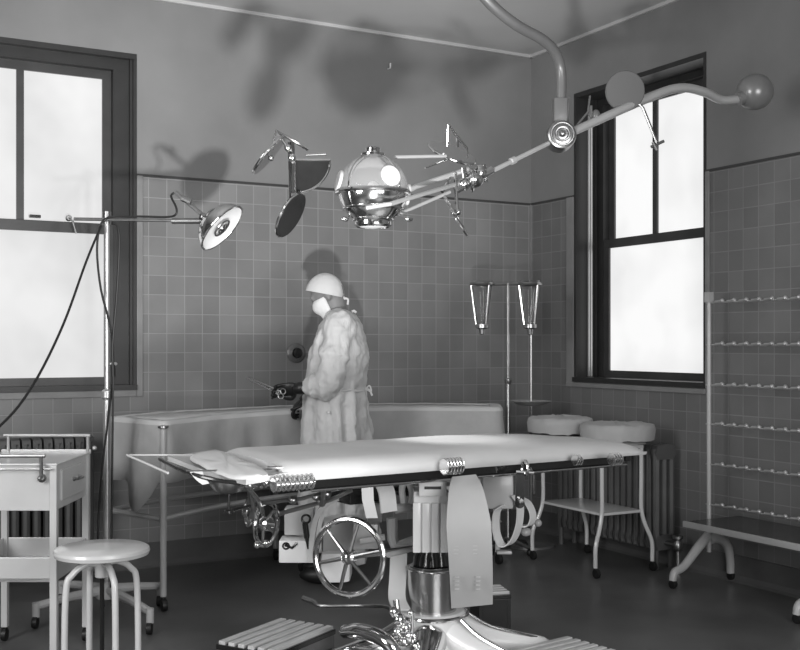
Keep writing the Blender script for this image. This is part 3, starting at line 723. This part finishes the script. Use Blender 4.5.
# ------------------------------------------------------------------ ceiling surgical lamp
mt = at(452, -130, 4.6); mt.z = H
cl = thing('operating_lamp', 'ceiling-hung operating lamp with glass globe, mirror discs, long beam and ball counterweight', 'lamp', mt)
DPV = 4.9; pv = at(560, 137, DPV)
MB().lathe(mt, -UP, [(.09, 0), (.09, .012), (.05, .03), (.03, .035)]).build('ceiling_rose', GREYM, cl)
MB().tube([mt, mt-UP*.12, at(468, -30, 4.62), at(487, 0, 4.65), at(515, 24, 4.72), at(543, 40, 4.8), at(556, 54, 4.86), at(561, 72, 4.9), at(561, 104, 4.9)], .024, 14, smooth=5).tube([at(569, 98, 4.9), at(567, 128, 4.88)], .005, 6).build('drop_pipe', GREYM, cl)
jc = at(560, 113, DPV)
MB().box(jc, (.062, .06, .13), CR, bev=.008).build('joint_box', GREYM, cl)
MB().lathe(pv-FW*.075, FW, [(.045, 0), (.062, .008), (.066, .03), (.066, .11), (.05, .13)], 30).torus(pv-FW*.078, FW, .030, .006, 24, 8).torus(pv-FW*.075, FW, .050, .005, 30, 8).ell(pv-FW*.08, (.016,)*3).build('pivot', STEEL, cl)
sphc = at(373, 190, 4.30)
bc = at(755, 92, 5.3); D1 = [DPV+(5.3-DPV)*t for t in (.1, .45, .6, .74, .88, .97)]
MB().tube([at(572, 132, D1[0]-.02), at(648, 98, D1[1]), at(680, 88, D1[2]), at(704, 92, D1[3]), at(722, 100, D1[4]), at(742, 99, D1[5])], [.019, .022, .022, .022, .021, .021], 12, smooth=5).build('counter_beam', BEAMM, cl)
MB().ell(bc, (.088,)*3, None, 36, 22).cyl(at(738, 99, 5.27), at(746, 96, 5.28), .032).build('counterweight', BALLM, cl)
MB().tube([at(549, 143, 4.86), at(486, 174, 4.66)], .010, 10).lathe(at(510, 162, 4.74), (at(549, 143, 4.86)-at(486, 174, 4.66)), [(.010, 0), (.016, .005), (.016, .03), (.01, .035)]).build('beam', BEAMM, cl)
hb = at(472, 180, 4.60)
h = MB(); h.ell(hb, (.05, .035, .035), CR).ell(at(480, 173, 4.62), (.03, .03, .035)).ell(at(464, 184, 4.58), (.028,)*3).cyl(at(463, 168, 4.58), at(466, 190, 4.58), .014).cyl(at(484, 165, 4.64), at(486, 182, 4.64), .011).cyl(at(456, 190, 4.56), at(492, 170, 4.64), .017)
h.torus(hb, RT, .045, .008, 24, 8).build('yoke_joint', CHROME, cl)
y_ = MB()
y_.tube([at(468, 169, 4.6), at(415, 187, 4.45), at(398, 197, 4.38)], .011, 10).tube([at(460, 183, 4.58), at(410, 198, 4.22), at(390, 204, 4.12), at(366, 208, 4.10)], .009, 10).tube([at(450, 192, 4.5), at(399, 214, 4.35)], .007, 8)
y_.tube([at(395, 157, 4.35), at(446, 156, 4.45)], .007, 8).build('yoke_arm', BEAMM, cl)
# globe
S_R = .140
prof = [(S_R*math.cos(a), S_R*math.sin(a)) for a in [math.radians(x) for x in range(-6, 91, 6)]]
MB().lathe(sphc, UP, [(max(r_, .001), h_) for r_, h_ in prof], 44, cap=False).build('globe', mat('thin_globe_glass', .9, .06, alpha=.16), cl)
prof = [(S_R*math.cos(a), S_R*math.sin(a)) for a in [math.radians(x) for x in range(-62, -5, 5)]]
MB().lathe(sphc, UP, prof, 44, cap=False).build('lower_bowl', CHROME, cl)
MB().torus(sphc-UP*.012, UP, S_R+.004, .009, 48, 8).torus(sphc-UP*.075, UP, .120, .005, 40, 8).build('band', CHROME, cl)
for k in range(4):
    a = k*PI/2+.35; d = Vector((math.cos(a), math.sin(a), 0))
    MB().tube([sphc+d*(S_R*math.cos(math.radians(x)))+UP*(S_R*math.sin(math.radians(x))) for x in range(-55, 86, 10)], .0035, 6).build('rib', CHROME, cl)
MB().lathe(sphc+UP*.135, UP, [(.05, 0), (.05, .008), (.03, .014), (.03, .03), (.02, .034)]).build('top_cap', CHROME, cl)
lb = sphc-UP*.118
MB().lathe(lb, -UP, [(.070, -.02), (.074, -.01), (.074, .022), (.064, .03)], 36, cap=False).torus(lb-UP*.0, UP, .078, .006, 36, 8).build('lens_ring', CHROME, cl)
MB().lathe(lb-UP*.018, -UP, [(.066, 0), (.05, .012), (.001, .018)], 30).build('bottom_lens', LENS, cl)
MB().ell(sphc-UP*.01, (.03, .03, .045)).build('bulb', LENS, cl)
for px, py, nn in ((393.5, 177, (.50, -.80, .28)), (343, 184, (-.93, -.25, .22)), (404, 196, (.97, .1, -.12))):
    n_ = dv(*nn).normalized(); c = sphc+n_*(S_R+.002)
    MB().lathe(c-n_*.006, n_, [(.042, 0), (.042, .008), (.038, .012), (.001, .014)], 28).build('porthole_lens', LENS, cl)
for px, py in ((345, 219), (409, 219)):
    MB().ell(at(px, py, 4.3), (.018, .008, .01)).tube([at(px, py, 4.3), at(px+(12 if px < 370 else -12), py-6, 4.3)], .004, 6).build('stop_knob', CHROME, cl)
sp_l = bpy.data.lights.new('globe_beam', 'SPOT'); sp_l.energy = 26; sp_l.spot_size = math.radians(38); sp_l.spot_blend = .8; sp_l.shadow_soft_size = .05
so_ = bpy.data.objects.new('globe_beam', sp_l); C.objects.link(so_); so_.location = lb-UP*.07
so_.rotation_euler = (Vector((-2.25, -2.62, .9))-so_.location).to_track_quat('-Z', 'Y').to_euler()
# mirror discs
def disc(c, n_, r, face, name='mirror_disc', rim=CHROME, half=None):
    n_ = n_.normalized(); root = MB()
    if half is None:
        o = root.lathe(c-n_*.006, n_, [(r, 0), (r, .012)], 40).build(name, face, cl)
        MB().torus(c, n_, r, .005, 44, 8).build('rim', rim, o)
    return
# dark reflection in a round mirror, modelled as a dark quarter disc
hc0 = at(296, 160, 4.15); hn0 = dv(.15, -1, -.15).normalized()
poly = [hc0]+[hc0+RT*(.132*math.cos(a))-UP*(.125*math.sin(a)) for a in [PI/2*i/12 for i in range(13)]]
o = MB().prism(poly, Vector(), FW*.012).build('quarter_reflector', DISCM, cl, smooth=False)
MB().tube(poly+[poly[0]], .0045, 6).build('rim', CHROME, o)
disc(at(290.5, 215, 4.15), dv(.79, -.22, -.46), .092, DISCM)
disc(at(269, 155, 4.15), dv(.74, .05, -.64), .090, MIRR)
br = MB(); br.tube([at(288, 148, 4.12), at(276, 131, 4.1), at(272, 150, 4.1)], .006, 8).tube([at(276, 131, 4.1), at(296, 142, 4.15), at(308, 150, 4.15)], .006, 8)
br.tube([at(292, 142, 4.15), at(293, 193, 4.15)], .010, 8).tube([at(289, 142, 4.13), at(290, 200, 4.14)], .004, 6).tube([at(306, 155, 4.15), at(326, 154, 4.15)], .005, 8).ell(at(292, 158, 4.13), (.016,)*3).ell(at(288, 148, 4.12), (.014,)*3).ell(at(271, 158, 4.1), (.012,)*3)
br.build('mirror_bracket', CHROME, cl)
disc(at(452, 153, 4.6), dv(.34, -.42, .84), .105, MIRR)
disc(at(456, 216, 4.5), dv(.86, -.12, .50), .096, MIRR)
br = MB(); br.tube([at(448, 125, 4.55), at(467, 149, 4.6)], .007, 8).tube([at(448, 125, 4.55), at(447, 146, 4.58)], .004, 6).tube([at(467, 149, 4.6), at(468, 160, 4.6)], .004, 6).tube([at(457, 137, 4.58), at(458, 147, 4.58)], .005, 6)
br.tube([at(455, 172, 4.56), at(457, 210, 4.5)], .008, 8).tube([at(450, 178, 4.54), at(442, 192, 4.5)], .007, 8).ell(at(458, 212, 4.5), (.014,)*3).tube([at(425, 168, 4.5), at(446, 160, 4.55)], .004, 6)
br.build('mirror_bracket', CHROME, cl)
disc(at(625, 91, 5.02), dv(.05, -1, -.18), .088, GREYD, 'back_disc', GREYD)
MB().tube([at(632, 96, 5.04), at(643, 108, 5.03), at(657, 143, 5.0)], [.005, .007, .007], 8).tube([at(651, 147, 5.0), at(664, 141, 5.0)], .007, 8).tube([at(653, 142, 5.0), at(657, 150, 5.0)], .008, 8).build('disc_arm', STEEL, cl)
MB().tube([at(573, 130, 4.93), at(588, 112, 4.97), at(590, 96, 5.0)], .005, 6).tube([at(590, 96, 5.0), at(588, 114, 4.98), at(598, 125, 4.98)], .004, 6).ell(at(596, 116, 4.98), (.02, .02, .03)).build('cable_clip', GREYM, cl)

# ------------------------------------------------------------------ operating table
TO = Vector((-2.25, -2.66, 0)); TR = math.radians(4)
TX = Vector((math.cos(TR), math.sin(TR), 0)); TY = Vector((-math.sin(TR), math.cos(TR), 0))
TM = Matrix((TX, TY, UP)).transposed()
def tp(u, v, z): return TO+TX*u+TY*v+UP*z
ot = thing('operating_table', 'large operating table with chrome pedestal, handwheels and hanging enamel plates in the room centre', 'operating table', TO, TR)
def tbox(m, u0, u1, v0, v1, z0, z1, bev=.003): return m.box(tp((u0+u1)/2, (v0+v1)/2, (z0+z1)/2), (u1-u0, v1-v0, z1-z0), TM, bev=bev)
# frame, rails
f = MB(); tbox(f, -.80, .60, -.27, -.245, .820, .856); tbox(f, -.80, .66, .245, .27, .825, .853)
for u in (-.79, -.3, .12, .645): tbox(f, u-.015, u+.015, -.26, .26, .828, .85)
f.build('top_frame', BLACKM, ot, smooth=False)
f = MB().tube([tp(-.80, -.285, .818), tp(.61, -.285, .818)], .005, 8).tube([tp(-.80, .29, .832), tp(.66, .29, .832)], .007, 8); f.build('side_rail', CHROME, ot)
# ribbed chrome joints on the near rail
def ribbed(c, n, sp_, r):
    m = MB(); a = c-TX*(n*sp_/2)
    for i in range(n): m.lathe(a+TX*(i*sp_), TX, [(r*.4, 0), (r*.9, sp_*.02), (r, sp_*.2), (r*.9, sp_*.45), (r*.4, sp_*.5), (r*.4, sp_)], 16)
    m.build('ribbed_joint', RIBM, ot)
ribbed(at(294, 483.5, 3.44), 9, .0165, .024); ribbed(at(453, 466, 3.74), 6, .013, .030); ribbed(at(578, 460, 4.05), 3, .012, .02); ribbed(at(616, 459, 4.06), 4, .013, .024)
# pedestal
pc = at(432, 343, 4.18); pc.z = 0
def pz(y, d=4.18): return 1.3-(y-343)*d/FL
MB().lathe(pc+UP*0, UP, [(.30, .02), (.30, .05), (.27, .085), (.20, .12), (.145, .16), (.135, .20), (.135, .262), (.12, .275)], 40).build('base', COLM, ot)
MB().torus(pc+UP*.262, UP, .137, .008, 40, 8).torus(pc+UP*.055, UP, .30, .010, 48, 8).build('base_ring', CHROME, ot)
for an in (-40, 4, 205, 262):
    a = math.radians(an)-AZ; d = Vector((math.cos(a), math.sin(a), 0))
    fo = MB().tube([pc+d*.09+UP*.19, pc+d*.20+UP*.155, pc+d*.34+UP*.135, pc+d*.45+UP*.115, pc+d*.46+UP*.03], [.075, .062, .045, .032, .025], 14, smooth=4).build('foot', COLM if an in (4, -40) else CHROME, ot)
    if an in (4, -40): MB().tube([pc+d*.14+UP*.262-FW*.03, pc+d*.22+UP*.215-FW*.03, pc+d*.34+UP*.178-FW*.02, pc+d*.455+UP*.146], .007, 8, smooth=4).build('foot_trim', CHROME, fo)
    MB().cyl(pc+d*.44+UP*0, pc+d*.44+UP*.04, .022).build('foot_pad', BLACK, fo)
MB().lathe(pc, UP, [(.10, .27), (.094, .275), (.094, .435), (.085, .44), (.085, .445), (.07, .445)], 40).torus(pc+UP*.435, UP, .095, .006, 36, 8).build('cylinder', mat('brushed_chrome', .55, .22, 1, var=.1), ot)
g = MB()
for k in range(5): g.lathe(pc+Vector((.03*math.cos(k*1.3), .03*math.sin(k*1.3), .44)), UP, [(.035, 0), (.045, .01), (.04, .04), (.03, .06), (.03, .12)], 12)
g.build('lift_gear', BLACKM, ot)
cc_ = at(428, 343, 4.0); cc_.z = 0
col = MB().box(cc_+RT*.01+UP*.65, (.13, .12, .225), CR, bev=.01)
for k in range(4): col.box(cc_+RT*(-.043+k*.0335)-FW*.064+UP*.63, (.027, .014, .18), CR, bev=.003)
col.build('column', COLM, ot)
MB().box(cc_+RT*.015-FW*.045+UP*.775, (.10, .09, .055), CR, bev=.006).build('column_head', COLM, ot)
MB().box(cc_+RT*.015-FW*.0915+UP*.778, (.06, .004, .010), CR).build('slot', BLACK, ot)
MB().b6(pc.x-.12, pc.x+.12, pc.y-.16, pc.y+.16, .79, .826, bev=.01).build('saddle', STEEL, ot)
# hanging curved enamel plates
pts = catmull([at(464, 476, 3.84), at(466, 492, 3.80), at(469, 530, 3.77), at(471, 570, 3.78), at(472, 606, 3.82)], 6)
pm = MB().strip(pts, RT+UP*.10, .15, .006, lambda t: .085+.070*min(1, t*2.2)-.02*max(0, t-.55)); po = pm.build('hanging_plate', PLATEM, ot)
for (x, y) in ((456, 548), (475, 548), (457, 583), (478, 583)):
    for j in range(4):
        MB().box(at(x, y-6+j*4, 3.768), (.016, .003, .004), CR).build('embossed_mark', ENAMEL2, po, smooth=False)
pts = catmull([at(374, 478, 4.0), at(384, 488, 3.98), at(390, 505, 3.98), at(391, 540, 4.0)], 6)
MB().strip(catmull([at(366, 480, 4.02), at(378, 479, 4.0), at(386, 490, 3.98), at(389, 512, 3.98)], 6), FW+RT*.9, .085, .005).build('curved_strap', COLM, ot)
MB().strip([at(367, 480, 3.9), at(368, 500, 3.9), at(372, 518, 3.9)], RT, .042, .006).ell(at(369, 484, 3.88), (.006,)*3).build('hinge_strap', COLM, ot)
MB().strip(catmull([at(399, 546, 4.25), at(398, 575, 4.2), at(397, 598, 4.15), at(402, 610, 4.08)], 6), RT, .066, .008).build('lower_strap', COLM, ot)
MB().tube([at(395, 509, 4.08), at(425, 505, 4.12)], .018, 10).tube([at(392, 518, 4.2), at(395, 545, 4.2), at(418, 540, 4.2)], .022, 10, smooth=3).tube([at(388, 555, 4.0), at(416, 548, 4.15)], .010, 10).build('cross_brace', ENAMEL2, ot)
MB().tube([at(404, 505, 4.1), at(402, 488, 4.1), at(407, 481, 4.1), at(412, 492, 4.1), at(411, 507, 4.1)], .013, 8, smooth=4).build('strap_loop', COLM, ot)
# large handwheel
def wheel(c, ax, R, r, ns, rs, ph=0, name='handwheel', knob=False):
    ax = ax.normalized(); o = MB().torus(c, ax, R, r, 56, 10).build(name, CHROME, ot)
    for k in range(ns):
        u, v = perp(ax); a = ph+2*PI*k/ns; e = c+u*R*math.cos(a)+v*R*math.sin(a)
        MB().tube([c+ax*.01, e], [rs*1.15, rs*.8], 8).build('spoke', STEEL, o)
    MB().lathe(c-ax*.03, ax, [(.012, 0), (.026, .01), (.026, .045), (.014, .055), (.001, .058)], 20).build('hub', CHROME, o)
    return o
wc = at(349, 557, 3.95); wa = dv(-.40, -.91, .05)
wheel(wc, wa, .137, .0115, 6, .0075, .25)
MB().tube([wc, at(385, 552, 4.05), at(420, 547, 4.15)], .011, 10).build('handwheel_shaft', STEEL, ot)
wheel(at(266, 524, 3.95), dv(-.78, -.60, .18), .078, .0085, 5, .0065, .3)
wheel(at(249, 511, 4.05), dv(-.9, -.34, .10), .052, .0075, 4, .006, .3)
MB().ell(at(257, 545, 3.9), (.012,)*3).ell(at(266, 543, 3.9), (.012,)*3).tube([at(257, 545, 3.9), at(266, 543, 3.9)], .005, 6).build('crank_knob', CHROME, ot)
rd = MB(); rd.tube([at(262, 503, 3.9), at(300, 499, 3.9), at(345, 487, 3.95)], .007, 8).tube([at(275, 515, 3.95), at(330, 500, 3.95), at(352, 490, 3.98)], .008, 8).tube([at(250, 492, 3.8), at(253, 510, 3.9)], .010, 8).tube([at(247, 487, 3.75), at(258, 500, 3.85), at(262, 512, 3.9)], .009, 8)
rd.tube([at(253, 505, 3.9), at(253, 518, 3.92)], .013, 8).tube([at(324, 485, 3.85), at(322, 505, 3.9)], .012, 8).ell(at(322, 501, 3.9), (.022, .016, .016)).ell(at(316, 497, 3.88), (.014,)*3).ell(at(293, 500, 3.88), (.016,)*3).ell(at(327, 494, 3.9), (.016,)*3)
rd.build('linkage', STEEL, ot)
rd = MB(); rd.tube([at(300, 489, 3.8), at(360, 478, 3.9)], .012, 8); rd.build('cross_shaft', BLACKM, ot); MB().tube([at(310, 482, 4.3), at(415, 492, 4.35)], .02, 8).box(at(360, 492, 4.33), (.20, .18, .07), TM, bev=.01).build('under_frame', BLACKM, ot)
# white gear housing behind the wheel
hcx = at(322, 530, 4.45)
MB().box(at(299, 549, 4.36), (.15, .12, .09), CR, bev=.008).box(at(336, 566, 4.42), (.13, .10, .13), CR, bev=.035).build('gear_housing', COLM, ot)
hs_ = MB(); hs_.box(at(300, 520, 4.42), (.12, .10, .11), CR, bev=.01).box(at(345, 540, 4.48), (.19, .14, .20), CR, bev=.04); hs_.build('housing_shell', ENAMEL2, ot)
MB().strip(catmull([at(312, 560, 4.32), at(313, 535, 4.32), at(319, 512, 4.32), at(335, 498, 4.32), at(352, 497, 4.32)], 5), FW, .10, .02).build('housing_hood', ENAMEL, ot)
MB().cyl(at(305, 523, 4.3), at(307, 538, 4.3), .012).cyl(at(307, 538, 4.3), at(308, 549, 4.3), .009, .003).torus(at(306, 519, 4.3), FW, .016, .005, 16, 6).build('oil_cock', BLACKM, ot)
MB().tube([at(285, 545, 4.3), at(292, 548, 4.3), at(297, 543, 4.3)], .006, 8).torus(at(286, 546, 4.3), FW, .012, .004, 16, 6).build('catch', BLACKM, ot)
MB().box(at(366, 535, 4.3), (.10, .08, .10), CR, bev=.01).tube([at(360, 541, 4.2), at(385, 537, 4.2)], .013, 8).build('gear_block', ENAMEL2, ot)
MB().box(at(375, 512, 4.25), (.06, .05, .08), CR, bev=.01).build('bracket_block', GREYM, ot)
# head section at the left end: sloping plate, chrome edge rods
hp = [onz(168, 458, .89), onz(215, 451, .89), onz(300, 472, .885), onz(246, 482, .865), onz(205, 472, .865)]
MB().prism(hp, -UP*.010, UP*.006).build('head_plate', ENAMEL2, ot, smooth=False)
hr = MB(); a, b, c_, d_ = at(127, 455, 3.85), at(168, 473, 3.55), at(232, 482, 3.45), at(212, 455, 3.95)
hr.tube([a, b], .0042, 6).tube([d_, a], .003, 6); hr.build('extension_rod', ENAMEL, ot)
MB().tube([at(160, 459, 3.7), at(186, 472, 3.52), at(215, 480, 3.46), at(248, 484, 3.46)], .007, 8, smooth=3).build('head_frame', BLACKM, ot)
MB().tube([at(186, 471, 3.45), at(272, 469, 3.5)], .0028, 6).box(at(275, 467.5, 3.5), (.05, .02, .008), CR, bev=.003).build('arm_rest_rod', STEEL, ot)
MB().lathe(at(228, 479, 3.62), -UP, [(.062, 0), (.060, .02), (.045, .04), (.02, .048), (.001, .048)], 24).build('end_cup', STEEL, ot)
MB().tube([at(229, 492, 3.62), at(229, 511, 3.62)], .005, 8).tube([at(229, 511, 3.62), at(250, 506, 3.7)], .006, 8).lathe(at(229, 513, 3.62), UP, [(.018, 0), (.018, .008), (.006, .012)], 16).build('stirrup', BLACKM, ot)
MB().tube([at(222, 474, 3.6), at(219, 481, 3.6), at(222, 488, 3.6)], .006, 8).build('clamp', CHROME, ot)
MB().ell(at(251, 485, 3.7), (.022, .016, .016)).cyl(at(250, 482, 3.7), at(262, 484, 3.68), .016).ell(at(266, 482, 3.68), (.018,)*3).build('clamp', CHROME, ot)
# right-hand underside: crank and looped leg straps
MB().strip([at(521, 474, 3.95), at(520, 485, 3.95), at(519.5, 503, 3.95)], RT, .032, .014).lathe(at(519.5, 503, 3.945), -FW, [(.018, -.008), (.018, .012), (.001, .014)], 20).build('crank_arm', BLACKM, ot)
MB().ell(at(518.5, 498, 3.935), (.008,)*3).torus(at(525, 468, 3.95), RT+FW*.3, .026, .006, 20, 8).tube([at(530, 468, 3.95), at(534, 476, 3.95), at(534, 494, 3.95)], .0045, 8).tube([at(516, 472, 3.95), at(534, 473, 3.95)], .006, 8).build('crank_pin', CHROME, ot)
MB().box(at(497, 490, 4.35), (.125, .10, .14), CR, bev=.012).build('side_housing', ENAMEL2, ot)
def loop(name, pts, wd, w_, th=.005): MB().strip(catmull(pts, 6), wd, w_, th).build(name, COLM, ot)
loop('leg_strap', [at(505, 505, 4.3), at(497, 512, 4.3), at(496, 530, 4.3), at(502, 545, 4.3), at(512, 542, 4.3), at(519, 525, 4.3), at(520, 505, 4.3), at(515, 495, 4.3)], FW*.75+RT*.5, .055)
loop('leg_strap', [at(520, 498, 4.35), at(528, 503, 4.35), at(533, 515, 4.35), at(530, 525, 4.35), at(521, 526, 4.35)], FW*.75+RT*.5, .05)
MB().tube([at(484, 530, 4.5), at(500, 519, 4.5)], .014, 8).ell(at(526, 532, 4.5), (.024, .02, .018)).ell(at(538, 523, 4.5), (.016,)*3).box(at(504, 552, 4.35), (.06, .04, .012), CR, bev=.003).build('strap_fitting', ENAMEL2, ot)
MB().tube([at(490, 480, 4.4), at(488, 510, 4.4), at(483, 560, 4.4)], .012, 8).build('rear_support', STEEL, ot)
# foot levers
MB().tube([onz(303, 598, .10), onz(314, 602, .09), onz(322, 606, .08), onz(370, 606, .09), onz(392, 610, .13), pc+UP*.16-RT*.12], [.013, .012, .008, .008, .010, .014], 8, smooth=4).build('brake_lever', STEEL, ot)
fp = MB(); fp.tube([at(345, 632, 4.05), at(358, 631, 4.0), at(375, 635, 3.95), at(390, 645, 3.9), at(400, 660, 3.9)], [.024, .030, .030, .026, .02], 12, smooth=4)
fp.ell(at(345, 631, 4.05), (.024, .02, .024)); fp.build('foot_pedal', CHROME, ot)
g = MB()
for (x, y, r_) in ((394, 612, .020), (400, 620, .024), (406, 628, .020), (411, 613, .014), (398, 632, .022), (414, 636, .018), (404, 642, .024)): g.ell(at(x, y, 3.98), (r_, r_*.8, r_))
g.cyl(at(412, 612, 3.98), at(412, 645, 3.98), .010).cyl(at(396, 600, 4.02), at(402, 645, 3.98), .012); g.build('brake_gear', CHROME, ot)

# pad and sheets on the table
def pad():
    m = MB(); nu, nv = 60, 14
    nr = onz(646, 449, .90); fr_ = onz(590, 434, .90)
    U0, U1 = -.89, .61
    def top(s, t):                     # s along, t across (-1 near .. 1 far)
        u = U0+(U1-U0)*s; v = t*.315
        if t < 0: u += .0
        u += (-.08*t)*max(0, (s-.8)/.2) + (.02*t)*max(0, (.15-s)/.15)
        return u, v
    rows = []
    for i in range(nu+1):
        s = i/nu; r = []
        edge = min(1, min(s, 1-s)/.025)
        for j in range(nv+1):
            t = -1+2*j/nv; u, v = top(s, t)
            z = .920-.034*(abs(t)**7)-.012*(1-edge)+.004*noise.noise(Vector((u*6, v*8, 0)))+.008*math.exp(-((s-.5)/.4)**2)*(1-t*t)
            if s > .82: z -= .015*((s-.82)/.18)
            r.append(tp(u, v, z))
        n_ = [tp(top(s, 1)[0], .318, .87), tp(top(s, 1)[0], .312, .856)]
        f_ = [tp(top(s, -1)[0], -.312, .856), tp(top(s, -1)[0], -.318, .868)]
        rows.append(f_+r+n_)
    m.ring_faces(rows)
    return single(m, 'table_pad', PADM, tp(0, 0, .856), 'long padded mattress in white cloth on top of the operating table', 'mattress', ang=60)
pad()
# folded sheet corner hanging at the head end
def hang():
    m = MB(); rings = []
    A = [onz(190, 456, .90), onz(216, 451, .915), onz(246, 461, .915), onz(268, 474, .91), onz(240, 478, .893), onz(210, 469, .89)]
    L = catmull(A, 8, True)
    for k, dz in ((.03, .006), (.5, .006), (.9, .005), (1.0, .0), (1.0, -.006)):
        c = sum(L, Vector())/len(L)
        rings.append([c.lerp(p, k)+UP*(dz+.005*noise.noise(p*9)) for p in L])
    m.ring_faces(list(reversed(rings)))
    m.strip(catmull([at(196, 471, 3.5), at(200, 478, 3.48), at(206, 484, 3.48)], 4), RT+UP*.2, .05, .004, lambda t: .04*(1-t*.45))
    return single(m, 'folded_towel', PADM, A[0], 'folded white towel laid over the head end of the operating table', 'towel', ang=70)
hang()

# ------------------------------------------------------------------ footstools
def footstool(c, rz, L, Wd, z, label, n=6, slat=WOODSLAT):
    root = thing('footstool', label, 'footstool', c, rz, None); R = Matrix.Rotation(rz, 3, 'Z'); c = Vector(c)
    def bx(m, x, y, zz, sx, sy, sz, bev=.003): return m.box(c+R @ Vector((x, y, zz)), (sx, sy, sz), R, bev=bev)
    bx(MB(), 0, 0, z-.02, L, Wd, .02).build('tread', BLACKM, root, smooth=False)
    sm = MB()
    for k in range(n):
        bx(sm, 0, -Wd/2+(k+.5)*Wd/n, z-.004, L-.01, Wd/n*.62, .014)
    sm.build('ribbed_cover', slat, root, smooth=False)
    s = MB()
    for sx in (-1, 1): bx(s, sx*(L/2-.01), 0, (z-.03)/2, .018, Wd*.96, z-.03)
    for sy in (-1, 1): bx(s, 0, sy*(Wd/2-.012), z-.055 if n != 4 else (z-.03)/2, L-.03, .015, .05 if n != 4 else z-.03)
    s.build('side', GREYM if n != 4 else BLACK, root, smooth=False)
a = onz(270, 631, .19)
footstool((a.x+.01, a.y-.05, 0), math.radians(60)-AZ, .40, .27, .19, 'low footstool with pale ribs below the large handwheel', 6)
b = onz(545, 652, .17)
footstool((b.x-.02, b.y-.03, 0), math.radians(38)-AZ, .50, .26, .17, 'low footstool with pale ribs cut by the bottom edge, right of the pedestal', 6)
c = at(490, 608, 4.92)
footstool((c.x, c.y, 0), math.radians(12)-AZ, .15, .16, .185, 'small dark box-like footstool with pale ribs behind the pedestal', 4)
